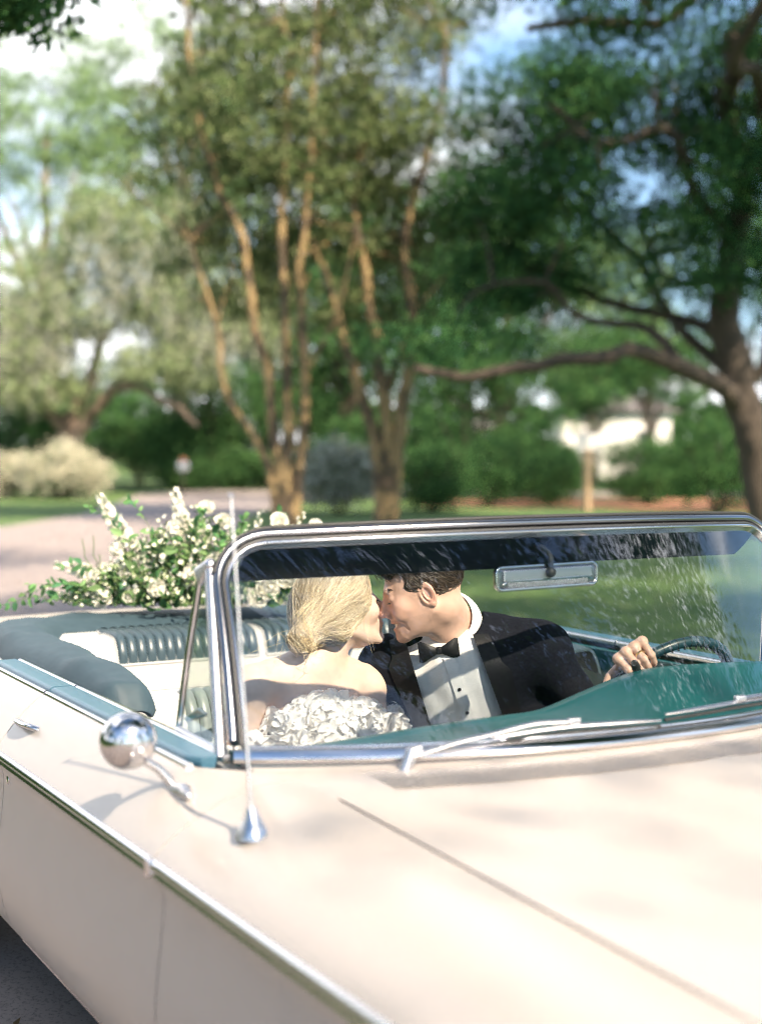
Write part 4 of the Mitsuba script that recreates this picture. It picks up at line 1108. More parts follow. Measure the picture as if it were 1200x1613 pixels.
def head_form(p, male):
    w = 1.0 if male else 0.94
    cz = 0.008 if male else 0.0
    d = blend(egg(p, (-0.014, 0, 0.036), (0.097, 0.074 * w, 0.084)), egg(p, (0.028, 0, -0.020), (0.060, 0.059 * w, 0.086)), 0.03)
    jr = 0.017 if male else 0.014
    d = both(lambda p, s: cone(p, (-0.010, s * 0.054 * w, -0.040), (0.066, s * 0.018, -0.098 + cz), jr, jr * 0.8), p, 0.022, d)
    d = blend(d, ball(p, (0.080 if male else 0.076, 0, -0.100 + cz), 0.0165 if male else 0.0135), 0.018)
    d = both(lambda p, s: ball(p, (0.060, s * 0.041, -0.016), 0.021), p, 0.022, d)
    if male:
        d = blend(d, cone(p, (0.081, -0.030, 0.027), (0.081, 0.030, 0.027), 0.0115, 0.0115), 0.012)
    for s in (1, -1):
        d = carve(d, ball(p, (0.098, s * 0.033, 0.009), 0.0150), 0.012)
    d = both(lambda p, s: egg(p, (0.0745, s * 0.031, 0.008), (0.0130, 0.0145, 0.0118)), p, 0.005, d)
    d = blend(d, cone(p, (0.076, 0, 0.016), (0.084, 0, -0.032), 0.0120, 0.0170), 0.012)
    d = blend(d, cone(p, (0.088, 0, 0.016), (0.108, 0, -0.020), 0.0085, 0.0100 if male else 0.0085), 0.010)
    d = blend(d, ball(p, (0.1105, 0, -0.0245), 0.0108 if male else 0.0088), 0.007)
    d = both(lambda p, s: ball(p, (0.0975, s * 0.0120, -0.0300), 0.0085 if male else 0.0070), p, 0.007, d)
    d = blend(d, egg(p, (0.076, 0, -0.060), (0.019, 0.028, 0.026)), 0.014)
    for s in (1, -1):   # the line of the closed lids
        d = carve(d, cone(p, (0.0875, s * 0.020, 0.0015), (0.0835, s * 0.043, 0.0015), 0.0011, 0.0011), 0.002)
    if male:      # a broad smile: parted lips, cheeks pushed up, folds from nose to mouth
        for s in (1, -1):
            d = blend(d, ball(p, (0.070, s * 0.036, -0.034), 0.0175), 0.014)
            d = carve(d, cone(p, (0.094, s * 0.021, -0.033), (0.074, s * 0.041, -0.056), 0.0020, 0.0024), 0.007)
            d = carve(d, cone(p, (0.074, s * 0.041, -0.056), (0.062, s * 0.041, -0.074), 0.0020, 0.0012), 0.007)
        for s in (1, -1):
            m = (0.0855, s * 0.0185)
            for a, b, r0, r1_ in (((0.0925, 0, -0.0515), (*m, -0.0520), 0.0046, 0.0038), ((*m, -0.0520), (0.068, s * 0.0325, -0.0510), 0.0038, 0.0018), ((0.0900, 0, -0.0705), (m[0] - 0.001, m[1], -0.0665), 0.0056, 0.0046), ((m[0] - 0.001, m[1], -0.0665), (0.068, s * 0.0315, -0.0545), 0.0046, 0.0018)):
                d = blend(d, cone(p, a, b, r0, r1_), 0.004)
            d = carve(d, np.minimum(cone(p, (0.095, 0, -0.0610), (0.088, s * 0.017, -0.0590), 0.0062, 0.0050), cone(p, (0.088, s * 0.017, -0.0590), (0.071, s * 0.0305, -0.0530), 0.0050, 0.0012)), 0.002)
    else:
        for s in (1, -1):
            d = blend(d, cone(p, (0.0945, 0, -0.0550), (0.083, s * 0.020, -0.0590), 0.0056, 0.0028), 0.004)
            d = blend(d, cone(p, (0.0930, 0, -0.0665), (0.083, s * 0.019, -0.0620), 0.0066, 0.0028), 0.004)
            d = carve(d, cone(p, (0.102, 0, -0.0608), (0.085, s * 0.021, -0.0606), 0.0012, 0.0010), 0.002)
    return d


def ear_form(p, s, w=1.0):
    """An outer ear: a bowl with a rolled rim and a lobe, at the side s."""
    q = (p - np.array([-0.008, s * 0.073 * w, 0.000])) * np.array([1, s, 1.0])
    a = math.radians(14)
    x, y, z = q[:, 0] * math.cos(a) - q[:, 2] * math.sin(a), q[:, 1], q[:, 2] * math.cos(a) + q[:, 0] * math.sin(a)
    y = y + 0.35 * x            # stands off at the back
    e = np.stack([x, z], 1) / np.array([0.0165, 0.0295])
    r = np.linalg.norm(e, axis=1)
    rimd = np.sqrt(((r - 1) * 0.020) ** 2 + y**2) - 0.0045
    bowl = np.maximum(np.abs(y + 0.004) - 0.003, (r - 1) * 0.018)
    lobe = np.sqrt((x + 0.000) ** 2 + y**2 + (z + 0.028) ** 2) - 0.0075
    anti = np.sqrt(((np.linalg.norm(np.stack([x + 0.002, z - 0.001], 1) / np.array([0.0095, 0.019]), axis=1) - 1) * 0.013) ** 2 + (y - 0.001) ** 2) - 0.0030
    return blend(blend(blend(rimd, bowl, 0.004), lobe, 0.005), anti, 0.003)


def skin_colors(v, pose, base, lips, flush, male):
    q = pose.own(v)
    c = np.tile(np.asarray(base, float), (len(v), 1))
    g = lambda ctr, r: np.exp(-(((q - np.asarray(ctr)) / np.asarray(r)) ** 2).sum(1))[:, None]
    mot = (meshkit.fbm(v * 60, 3, 4)[:, None] - 0.5)
    c = c * (1 + 0.16 * mot)
    for s in (1, -1):
        c = c + np.asarray(flush) * g((0.066, s * 0.040, -0.020), (0.03, 0.022, 0.022)) * 0.8
        c = c + np.asarray(flush) * g((-0.020, s * 0.078, 0.0), (0.02, 0.014, 0.032)) * 0.9
        if not male:   # lashes and shadowed lid, brow
            c = c * (1 - 0.45 * g((0.086, s * 0.032, 0.0), (0.01, 0.014, 0.0022)))
    c = c + np.asarray(flush) * g((0.112, 0, -0.026), (0.014, 0.014, 0.012)) * 0.7
    m = np.clip(g((0.088, 0, -0.0515 if male else -0.056), (0.020, 0.028, 0.0042)) * 1.2 + g((0.088, 0, -0.0695 if male else -0.067), (0.020, 0.024, 0.0052)) * 1.2, 0, 1)
    if male:
        m = m * 0.6
        beard = np.clip((q[:, 2:3] < -0.045) * 1.0, 0, 1) * (q[:, 0:1] > -0.0) * (0.5 + meshkit.noise(v * 700)[:, None]) * 0.07
        c = c * (1 - beard)
    c = c * (1 - m) + np.asarray(lips) * m
    return np.clip(c, 0.02, 0.9)


def skin_part(key, name, fn, lo, hi, h, pose, base, lips, flush, male):
    ms = nets(fn, lo, hi, h)
    return part(key, name, ms, 'skin', True, color=skin_colors(np.array(ms.vertices), pose, base, lips, flush, male))


def strands(paths, radii, cols, sides=3):
    vs, fs, cs, at = [], [], [], 0
    for p, r, c in zip(paths, radii, cols):
        n = len(p)
        t = unit(np.gradient(p, axis=0))
        a = unit(np.cross(t, [0.31, 0.52, 0.79]))
        b = np.cross(t, a)
        rr = r * np.clip(np.sin(np.linspace(0.35, math.pi - 0.12, n)) * 1.4, 0.15, 1)
        ang = np.arange(sides) * 2 * math.pi / sides
        v = p[:, None] + rr[:, None, None] * (np.cos(ang)[None, :, None] * a[:, None] + np.sin(ang)[None, :, None] * b[:, None])
        i, j = np.meshgrid(np.arange(n - 1), np.arange(sides), indexing='ij')
        q = np.stack([i * sides + j, i * sides + (j + 1) % sides, (i + 1) * sides + (j + 1) % sides, (i + 1) * sides + j], -1).reshape(-1, 4) + at
        vs.append(v.reshape(-1, 3))
        fs.append(np.vstack([q[:, [0, 1, 2]], q[:, [0, 2, 3]]]))
        cs.append(np.tile(c, (n * sides, 1)))
        at += n * sides
    return trimesh.Trimesh(np.vstack(vs), np.vstack(fs), process=False), np.vstack(cs)


def grad(fn, p, e=0.002):
    return unit(np.stack([fn(p + e * np.eye(3)[k]) - fn(p - e * np.eye(3)[k]) for k in range(3)], 1))


def settle(fn, p, off, n=4):
    for _ in range(n):
        p = p - grad(fn, p) * (fn(p) - off)[:, None] * 0.9
    return p


def flow(fn, start, target, steps, ds, off, rng, wander=0.25):
    """Strands laid over the form fn from the starts towards the targets, all at once; returns (strands, steps, 3)."""
    p = settle(fn, start.copy(), off)
    out = [p]
    for k in range(steps):
        to = target - p
        dist = np.linalg.norm(to, axis=1, keepdims=True)
        n = grad(fn, p)
        d = unit(to)
        d = unit(d - n * (d * n).sum(1, keepdims=True))
        side = np.cross(n, d)
        d = unit(d + side * wander * (np.sin(k * 0.55 + rng.uniform(0, 6, (len(p), 1)) * 0 + start[:, :1] * 90) * 0.5))
        p = p + d * np.minimum(ds, dist)
        p = settle(fn, p, off, 2)
        out.append(p)
    return np.stack(out, 1)


r1 = np.random.default_rng(5)
# ---- the bride
bride = thing('person', 'woman with a blonde low bun and white off-shoulder dress, leaning in nose to nose', 'person')
BH = Pose((-0.1045, 0.760, 1.1455), (1.0, -0.05), math.radians(19), 0.0, 1.04)
SHR, SHL = np.array([-0.008, 0.790, 0.950]), np.array([-0.380, 0.728, 0.984])
CH = (SHR + SHL) / 2
U_ = unit(SHR - SHL)                       # along the shoulders, to the bride's right
Fb = unit(np.cross(U_, [0, 0, 1.0])) * -1   # out of the chest, away from the camera
if Fb[1] < 0:
    Fb = -Fb
NB = CH + np.array([0.0, 0.0, 0.048]) - Fb * 0.0


def bride_body(p):
    q = np.stack([(p - CH) @ U_, (p - CH) @ Fb, (p - CH)[:, 2]], 1)
    d = egg(q, (0, 0.016, -0.14), (0.152, 0.098, 0.205))
    d = blend(d, cone(p, SHL, SHR, 0.043, 0.043), 0.05)
    d = blend(d, cone(p, NB + (0, 0, -0.015), BH.world((-0.034, 0, -0.050)), 0.050, 0.0465), 0.028)
    for s in (SHL, SHR):
        d = blend(d, cone(p, NB + (0, 0, 0.004), NB * 0.35 + s * 0.65 + (0, 0, 0.010), 0.040, 0.030), 0.05)
    for s, e in ((SHR, SHR + (0.060, 0.035, -0.26)), (SHL, SHL + (-0.050, 0.02, -0.26))):
        d = blend(d, ball(p, s + (0, 0, -0.012), 0.049), 0.03)
        d = blend(d, cone(p, s + (0, 0, -0.015), e, 0.045, 0.036), 0.02)
    for s in (-1, 1):   # shoulder blades
        d = blend(d, egg(q, (s * 0.085, -0.060, -0.105), (0.042, 0.026, 0.070)), 0.03)
    d = carve(d, cone(q, (0, -0.098, -0.02), (0, -0.108, -0.28), 0.006, 0.010), 0.03)
    d = blend(d, egg(q, (0, 0.02, -0.42), (0.165, 0.115, 0.18)), 0.06)
    # collar bone of the near side
    d = blend(d, cone(p, NB + U_ * 0.02 + Fb * 0.03 + (0, 0, -0.018), SHR + Fb * 0.012 + (0, 0, 0.028), 0.010, 0.008), 0.014)
    return d


def bride_skin(p):
    h = BH.own(p)
    d = head_form(h, False) * BH.s
    d = blend(d, ear_form(h, -1, 0.94) * BH.s, 0.004)
    d = blend(d, ear_form(h, 1, 0.94) * BH.s, 0.004)
    return blend(d, bride_body(p), 0.022)


skin_part(bride, 'body', bride_skin, (-0.52, 0.52, 0.56), (0.14, 0.97, 1.32), 0.0028, BH, (0.58, 0.44, 0.365), (0.56, 0.22, 0.21), (0.05, -0.045, -0.04), False)

BUN = BH.own(np.array([-0.262, 0.688, 1.088]))


def bride_hair_form(h):
    d = egg(h, (-0.020, 0, 0.042), (0.103, 0.083, 0.090))
    d = blend(d, egg(h, (-0.055, -0.01, 0.005), (0.060, 0.070, 0.070)), 0.04)
    d = blend(d, cone(h, (-0.085, -0.01, 0.010), BUN, 0.045, 0.026), 0.04)
    d = blend(d, cone(h, (0.02, -0.076, 0.030), (-0.05, -0.075, -0.02), 0.016, 0.022), 0.025)
    d = blend(d, cone(h, (0.052, -0.048, 0.075), (0.03, -0.072, 0.025), 0.016, 0.014), 0.03)
    face = egg(h, (0.112, -0.004, -0.020), (0.083, 0.088, 0.104))
    d = carve(d, face, 0.012)
    return carve(d, egg(h, (0.02, -0.11, -0.055), (0.055, 0.055, 0.055)), 0.012)


BLONDE = [(0.55, 0.47, 0.33), (0.66, 0.59, 0.45), (0.43, 0.35, 0.23), (0.74, 0.68, 0.55), (0.33, 0.26, 0.17)]
hk = nets(lambda p: bride_hair_form(BH.own(p)) * BH.s, (-0.34, 0.60, 1.00), (0.06, 0.90, 1.32), 0.003)
hair_b = part(bride, 'hair', hk, 'hair', True, color=np.tile([0.40, 0.33, 0.22], (len(hk.vertices), 1)) * (0.8 + 0.4 * meshkit.noise(np.array(hk.vertices) * 90)[:, None]))
st = r1.normal(size=(12000, 3)) * (0.07, 0.06, 0.06) + (0.01, 0, 0.06)
st = settle(bride_hair_form, st, 0.001, 6)
ok = (st[:, 2] > -0.035) & (np.abs(bride_hair_form(st)) < 0.006) & (st[:, 0] > -0.08)
st = st[ok][:7000]
tg_ = BUN + r1.normal(size=(len(st), 3)) * 0.012
fl_ = flow(bride_hair_form, st, tg_, 15, 0.013, r1.uniform(0.0, 1.0, len(st)) ** 2 * 0.008, r1, 0.5)
cb = np.array(BLONDE)[r1.integers(0, 5, len(st))] * r1.uniform(0.8, 1.15, (len(st), 1))
root = np.exp(-((st[:, 1] - 0.01) / 0.02) ** 2)[:, None] * (st[:, 2:3] > 0.08)
cb = cb * (1 - 0.45 * root)
m_, c_ = strands([BH.world(p) for p in fl_], r1.uniform(0.0003, 0.0008, len(st)), cb)
part(hair_b, 'strands', m_, 'hair', True, kind='stuff', color=c_)
# the bun: coiled locks
locks, lr, lc = [], [], []
for k in range(760):
    ax1 = unit(np.array([0.35, -0.85, 0.35]) + r1.normal(size=3) * 0.35)
    a0, rad, wdt = r1.uniform(0, 6.28), r1.uniform(0.011, 0.036), r1.normal() * 0.008
    e1 = unit(np.cross(ax1, [0.2, 0.3, 1.0]))
    e2 = np.cross(ax1, e1)
    a = a0 + np.linspace(0, r1.uniform(2.2, 4.2), 16)
    rr_ = rad * (1 + 0.12 * np.linspace(-1, 1, 16) * r1.normal())
    hgt = 0.024 * math.sqrt(max(1 - (rad / 0.0385) ** 2, 0)) + wdt * 0.4
    locks.append(BH.world(BUN + (np.cos(a) * rr_)[:, None] * e1 + (np.sin(a) * rr_ * 0.92)[:, None] * e2 + ax1 * hgt))
    lr.append(r1.uniform(0.0006, 0.0014))
    lc.append(np.array(BLONDE)[r1.integers(0, 5)] * r1.uniform(0.8, 1.15))
m_, c_ = strands(locks, lr, lc)
part(hair_b, 'bun', m_, 'hair', True, kind='stuff', color=c_)
# loose wisps at the nape and in front of the ear
wp, wr_, wc = [], [], []
for k in range(16):
    s0 = BUN + r1.normal(size=3) * (0.03, 0.02, 0.02)
    e0 = s0 + np.array([-0.03, -0.02, -0.01]) + r1.normal(size=3) * (0.03, 0.02, 0.03)
    wp.append(spline(BH.world(np.array([s0, (s0 + e0) / 2 + r1.normal(size=3) * 0.02, e0])), 12))
for k in range(5):
    s0 = np.array([0.030, -0.072, 0.035]) + r1.normal(size=3) * (0.006, 0.003, 0.012)
    wp.append(spline(BH.world(np.array([s0, s0 + (0.006, -0.009, -0.03), s0 + (-0.004, -0.004, -0.065), s0 + (-0.02 + 0.01 * r1.normal(), -0.008, -0.11 + 0.02 * r1.normal())])), 12))
for k in range(24):
    s0 = BH.own(np.array([-0.25, 0.67, 1.15])) + r1.normal(size=3) * 0.01
    wp.append(spline(BH.world(np.array([s0 + (0.03, 0, 0.03), s0 + (-0.025, -0.02, 0.01), s0 + (-0.02, -0.018, -0.05), BUN + r1.normal(size=3) * 0.01 + (-0.01, -0.02, 0)])), 14))
m_, c_ = strands(wp, np.full(len(wp), 0.00045), [np.array([0.72, 0.60, 0.38])] * len(wp))
part(hair_b, 'wisps', m_, 'hair', True, kind='stuff', color=c_)
# eyebrow, lashes of the near side
bw = []
for k in range(70):
    u = k / 69
    s0 = np.array([0.091 - 0.014 * u, -0.017 - 0.031 * u, 0.027 + 0.004 * math.sin(u * 2.6)])
    bw.append(BH.world(np.array([s0, s0 + (-0.0035, -0.006, 0.002), s0 + (-0.007, -0.010, 0.001)])))
m_, c_ = strands(bw, np.full(70, 0.0006), [np.array([0.30, 0.2, 0.11])] * 70)
part(bride, 'eyebrow', m_, 'hair', True, color=c_)
lsh = []
for k in range(26):
    u = k / 25
    s0 = np.array([0.0885 - 0.006 * u, -0.020 - 0.023 * u, 0.0012])
    lsh.append(BH.world(np.array([s0, s0 + (0.006, -0.001, -0.003), s0 + (0.009, -0.003, -0.002)])))
m_, c_ = strands(lsh, np.full(26, 0.0006), [np.array([0.03, 0.02, 0.015])] * 26)
part(bride, 'eyelashes', m_, 'hair', True, color=c_)


# the dress: a close bodice, the skirt, and a deep trim of organza petals round arms and back
def neckline(u):
    """Height of the dress's edge, relative to the shoulders' middle, along the shoulder line u."""
    return -0.038 - 0.70 * np.clip(-0.10 - u, 0, 1) - 0.34 * np.clip(u - 0.02, 0, 1)


def dress_form(p):
    q = np.stack([(p - CH) @ U_, (p - CH) @ Fb, (p - CH)[:, 2]], 1)
    d = bride_body(p) - 0.006
    d = np.maximum(d, q[:, 2] - neckline(q[:, 0]) + 0.012)
    return d


dress = part(bride, 'dress', nets(dress_form, (-0.56, 0.50, 0.52), (0.16, 0.99, 0.98), 0.005), 'dress_cloth', True)
r2 = np.random.default_rng(8)


def petal(c, nrm, upv, size, g):
    side = unit(np.cross(upv, nrm))
    upv = np.cross(nrm, side)
    uu, vv_ = np.meshgrid(np.linspace(-1, 1, 6), np.linspace(0, 1, 6))
    wdt = np.sqrt(np.clip(1 - (2 * vv_ - 1.0) ** 2 * 0.92, 0.02, 1)) * 0.62
    ph = g.uniform(0, 6.28)
    curl = 0.20 * vv_**2 + 0.10 * uu**2 + 0.16 * np.sin(uu * 3.2 + ph) * vv_ + 0.10 * np.sin(6 * uu + 3 * vv_ + ph * 2) * vv_
    return patch(c + size * ((uu * wdt)[..., None] * side + (vv_ - 0.3)[..., None] * upv + (curl * g.uniform(0.6, 1.5))[..., None] * nrm))


pet = []
cand = r2.uniform((-0.48, 0.55, 0.72), (0.15, 0.95, 0.955), (9000, 3))
cand = settle(bride_body, cand, 0.008, 5)
q = np.stack([(cand - CH) @ U_, (cand - CH) @ Fb, (cand - CH)[:, 2]], 1)
edge_ = neckline(q[:, 0])
cand = cand[(q[:, 2] < edge_ + 0.004) & (q[:, 2] > -0.27) & (np.abs(bride_body(cand) - 0.008) < 0.006)]
cand = cand[r2.permutation(len(cand))[:760]]
nn = grad(bride_body, cand)
for c, n_ in zip(cand, nn):
    up_ = unit(np.array([0, 0, 1.0]) * r2.uniform(-0.2, 1.0) + r2.normal(size=3) * 0.75)
    pet.append(petal(c + n_ * r2.uniform(0.002, 0.014), unit(n_ + r2.normal(size=3) * 0.22), up_, r2.uniform(0.030, 0.050), r2))
rimu = np.linspace(-0.22, 0.24, 110)
for u in rimu:   # the frilled edge
    z = neckline(u) + r2.normal() * 0.006
    p0 = CH + U_ * u - Fb * 0.12 + np.array([0, 0, z])
    p0 = settle(bride_body, p0[None], 0.010, 6)
    n_ = grad(bride_body, p0)[0]
    p0[0, 2] = min(p0[0, 2], CH[2] + z + 0.01)
    pet.append(petal(p0[0], unit(n_ + r2.normal(size=3) * 0.3), unit(np.array([0, 0, 1.0]) + r2.normal(size=3) * 0.45), r2.uniform(0.022, 0.036), r2))
for k in range(300):   # the puff round the far arm
    a, h_, e_ = r2.uniform(0, 6.28), r2.uniform(-0.02, 0.13), r2.uniform(0, 1)
    n_ = np.array([math.cos(a), math.sin(a), 0.15])
    c = SHR + np.array([0.080, 0.025, -0.075 - h_]) + RIGHT * 0.055 * e_ - EZ * 0.03 * e_ + n_ * 0.048
    pet.append(petal(c, unit(n_ + r2.normal(size=3) * 0.4), unit(np.array([0, 0, 1.0]) + r2.normal(size=3) * 0.5), r2.uniform(0.024, 0.042), r2))
part(dress, 'petal_trim', join(*pet), 'organza', True, kind='stuff')

# ---- the groom
groom = thing('person', 'dark haired smiling man in black tuxedo and bow tie, one hand on the steering wheel', 'person')
GH = Pose((0.090, 0.668, 1.199), (-0.873, 0.487), math.radians(-17), math.radians(0), 1.07)
GL, GR = np.array([0.395, 0.570, 1.030]), np.array([0.070, 0.800, 0.990])
GC = (GL + GR) / 2
GN = np.array([0.192, 0.694, 1.114])
neck_ax = unit(GH.world((-0.03, 0, -0.05)) - GN)
PEL = np.array([0.36, 0.80, 0.56])
Fg = np.array([-0.487, -0.873, 0.0])      # he faces this way
Ug = np.array([0.873, -0.487, 0.0])       # to his left
ELB, WRI = np.array([0.500, 0.445, 0.850]), np.array([0.462, 0.262, 1.018])


def groom_torso(p, pad):
    q = np.stack([(p - GC) @ Ug, (p - GC) @ Fg, (p - GC)[:, 2]], 1)
    lean = (PEL - GC) / (GC[2] - PEL[2])
    q[:, :2] = q[:, :2] + (p - GC)[:, 2:3] * np.array([lean @ Ug, lean @ Fg]) * 1.0
    d = egg(q, (0, 0.008, -0.16), (0.185 + pad, 0.118 + pad, 0.235))
    d = blend(d, cone(p, GR, GL, 0.060 + pad, 0.060 + pad), 0.07)
    d = blend(d, egg(q, (0, 0.0, -0.42), (0.175 + pad, 0.125 + pad, 0.22)), 0.08)
    return d


def groom_skin(p):
    h = GH.own(p)
    d = head_form(h, True) * GH.s
    d = blend(d, ear_form(h, 1) * GH.s, 0.004)
    d = blend(d, ear_form(h, -1) * GH.s, 0.004)
    d = blend(d, cone(p, GN - neck_ax * 0.05, GH.world((-0.034, 0, -0.045)), 0.062, 0.059), 0.022)
    d = blend(d, cone(p, GN + (-0.02, -0.02, -0.03), GH.world((0.0, 0.0, -0.070)), 0.045, 0.034), 0.022)
    return d


skin_part(groom, 'head', groom_skin, (-0.09, 0.50, 0.98), (0.33, 0.84, 1.34), 0.0024, GH, (0.57, 0.375, 0.295), (0.48, 0.21, 0.185), (0.06, -0.05, -0.045), True)
part(groom, 'teeth', nets(lambda p: (lambda h: np.maximum(np.maximum(np.linalg.norm((h[:, :2] - (0.058, 0)) / (1, 0.95), axis=1) - 0.0318, -h[:, 0] + 0.06), np.abs(h[:, 2] + 0.0615) - 0.0050))(GH.own(p)) * GH.s, GH.o - 0.16, GH.o + 0.16, 0.0022), 'teeth', True)


def groom_hair_form(h):
    d = egg(h, (-0.016, 0, 0.046), (0.100, 0.080, 0.088))
    d = blend(d, egg(h, (0.045, 0, 0.098), (0.045, 0.050, 0.028)), 0.03)
    d = carve(d, egg(h, (0.112, 0, -0.022), (0.080, 0.094, 0.100)), 0.012)
    for s in (1, -1):
        d = carve(d, egg(h, (0.022, s * 0.094, -0.034), (0.030, 0.034, 0.052)), 0.006)
        d = carve(d, egg(h, (-0.020, s * 0.086, -0.012), (0.024, 0.022, 0.044)), 0.006)
        d = carve(d, egg(h, (0.062, s * 0.066, 0.050), (0.028, 0.026, 0.024)), 0.010)
    return np.maximum(d, -(h[:, 2] + 0.064 + 0.55 * (h[:, 0] + 0.06)))


DARKH = [(0.030, 0.021, 0.015), (0.045, 0.032, 0.023), (0.07, 0.052, 0.038), (0.020, 0.014, 0.011)]
hk = nets(lambda p: groom_hair_form(GH.own(p)) * GH.s, GH.o - 0.18, GH.o + 0.18, 0.003)
hair_g = part(groom, 'hair', hk, 'hair', True, color=np.tile([0.028, 0.020, 0.015], (len(hk.vertices), 1)))
st = r1.normal(size=(12000, 3)) * (0.07, 0.06, 0.06) + (-0.01, 0, 0.05)
st = settle(groom_hair_form, st, 0.0, 6)
ok = (np.abs(groom_hair_form(st)) < 0.004)
st = st[ok][:5200]
topk = np.clip((st[:, 2:3] - 0.065) / 0.04, 0, 1)
front = np.clip((st[:, :1] - 0.03) / 0.04, 0, 1) * topk
dirn = np.array([-0.65, 0.0, -0.55]) * (1 - topk) + np.array([0.25, 0.75, 0.05]) * topk * (1 - front) + np.array([0.75, 0.45, -0.15]) * front
cl_ = (np.stack([meshkit.noise(st * 70 + 7 * k, k) for k in range(3)], 1) - 0.5) * 1.1
d0 = unit(dirn + cl_ + r1.normal(size=st.shape) * 0.12)
ln = (0.020 + 0.026 * topk[:, 0]) * r1.uniform(0.7, 1.25, len(st))
lift = (0.0015 + 0.012 * topk[:, 0]) * r1.uniform(0.3, 1.2, len(st)) * (0.5 + meshkit.noise(st * 90, 12))
p_ = st.copy()
paths = [p_]
for k in range(1, 7):
    n_ = grad(groom_hair_form, p_)
    d_ = unit(d0 - n_ * (d0 * n_).sum(1, keepdims=True))
    p_ = settle(groom_hair_form, p_ + d_ * (ln / 6)[:, None], lift * math.sin(k / 6 * 2.3), 1)
    paths.append(p_)
paths = np.stack(paths, 1)
m_, c_ = strands([GH.world(p) for p in paths], r1.uniform(0.0007, 0.0014, len(st)), np.array(DARKH)[r1.integers(0, 4, len(st))])
part(hair_g, 'strands', m_, 'hair', True, kind='stuff', color=c_)
for s in (1, -1):
    bw = []
    for k in range(110):
        u = k / 109
        s0 = np.array([0.0945 - 0.019 * u, s * (0.013 + 0.036 * u), 0.0275 + 0.005 * math.sin(u * 2.8)]) + r1.normal(size=3) * (0.0005, 0.0005, 0.0018)
        bw.append(GH.world(np.array([s0, s0 + (-0.003, s * 0.006, 0.0025), s0 + (-0.008, s * 0.011, 0.001)])))
    m_, c_ = strands(bw, np.full(110, 0.00042), [np.array([0.10, 0.068, 0.05])] * 110)
    part(groom, 'eyebrow', m_, 'hair', True, color=c_)
    lsh = []
    for k in range(26):
        u = k / 25
        s0 = np.array([0.0885 - 0.006 * u, s * (0.020 + 0.023 * u), 0.0012])
        lsh.append(GH.world(np.array([s0, s0 + (0.004, s * 0.001, -0.0025), s0 + (0.006, s * 0.002, -0.002)])))
    m_, c_ = strands(lsh, np.full(26, 0.0004), [np.array([0.05, 0.035, 0.03])] * 26)
    part(groom, 'eyelashes', m_, 'hair', True, color=c_)

# shirt, collar, bow tie, jacket
TQ = lambda p: np.stack([(p - GN) @ Ug, (p - GN) @ Fg, (p - GN)[:, 2]], 1)


def crease(p, k, amp, seed):
    return (meshkit.fbm(p * k, 3, seed) - 0.5) * 2 * amp


def shirt_form(p):
    d = groom_torso(p, 0.004)
    q = TQ(p)
    d = blend(d, cone(p, GN + (0, 0, -0.08) - Fg * 0.02, GN - neck_ax * 0.03, 0.070, 0.058), 0.03)
    fold = np.sin((q[:, 0] * 0.9 + q[:, 2] * 0.35) * 70 + 5 * meshkit.fbm(p * 8, 2, 2)) * 0.0022
    return d + crease(p * np.array([1, 1, 0.45]), 16, 0.005, 3) + fold


shirt = part(groom, 'shirt', nets(shirt_form, (-0.14, 0.36, 0.50), (0.66, 1.05, 1.10), 0.005), 'shirt_cloth', True)
# the collar: a band and two folded points
aa = np.linspace(0, 2 * math.pi, 49)
nx_ = unit(Fg - neck_ax * (Fg @ neck_ax))
ny_ = np.cross(neck_ax, nx_)


def collar_ring(r, h, tilt, gap=0.0):
    a = np.linspace(gap, 2 * math.pi - gap, 60)
    return GN + (np.cos(a) * r * 1.04)[:, None] * nx_ + (np.sin(a) * r)[:, None] * ny_ + neck_ax * (h - tilt * np.cos(a))[:, None]


cg = np.array([collar_ring(0.070, -0.035, 0.024, 0.03), collar_ring(0.0685, -0.005, 0.022, 0.03), collar_ring(0.0675, 0.022, 0.018, 0.03), collar_ring(0.0685, 0.031, 0.017, 0.04), collar_ring(0.0735, 0.028, 0.017, 0.06), collar_ring(0.0785, 0.004, 0.022, 0.16), collar_ring(0.0825, -0.016, 0.030, 0.30)])
part(shirt, 'collar', sheet(cg, 0.0022), 'shirt_cloth', 50)


def on_form(fn, u, z, f0=0.30):
    """Points on the front of a form at sideways u and height z (both relative to the neck)."""
    u, z = np.broadcast_arrays(np.asarray(u, float), np.asarray(z, float))
    p = GN + u[..., None] * Ug + z[..., None] * EZ + f0 * Fg
    sh = p.shape
    p = p.reshape(-1, 3)
    for _ in range(40):
        p = p - Fg * np.clip(fn(p), -0.02, 0.05)[:, None] * 0.8
    return p.reshape(sh)


# placket with buttons
zz = np.linspace(-0.09, -0.36, 30)
cu = -0.020 - 0.33 * (zz + 0.05)
pl = np.array([on_form(shirt_form, cu + o, zz) + Fg * 0.003 for o in (-0.016, -0.005, 0.005, 0.016)])
part(shirt, 'placket', sheet(pl, 0.002), 'shirt_cloth', 40)
for k in (9, 16, 23):
    b_ = on_form(shirt_form, np.array([cu[k]]), np.array([zz[k]]))[0] + Fg * 0.006
    part(shirt, 'stud', moved(lathe([(0.0001, 0.002), (0.004, 0.0015), (0.005, -0.001)], 16), frame_matrix(b_, Ug, Fg)), 'satin_black', 40)


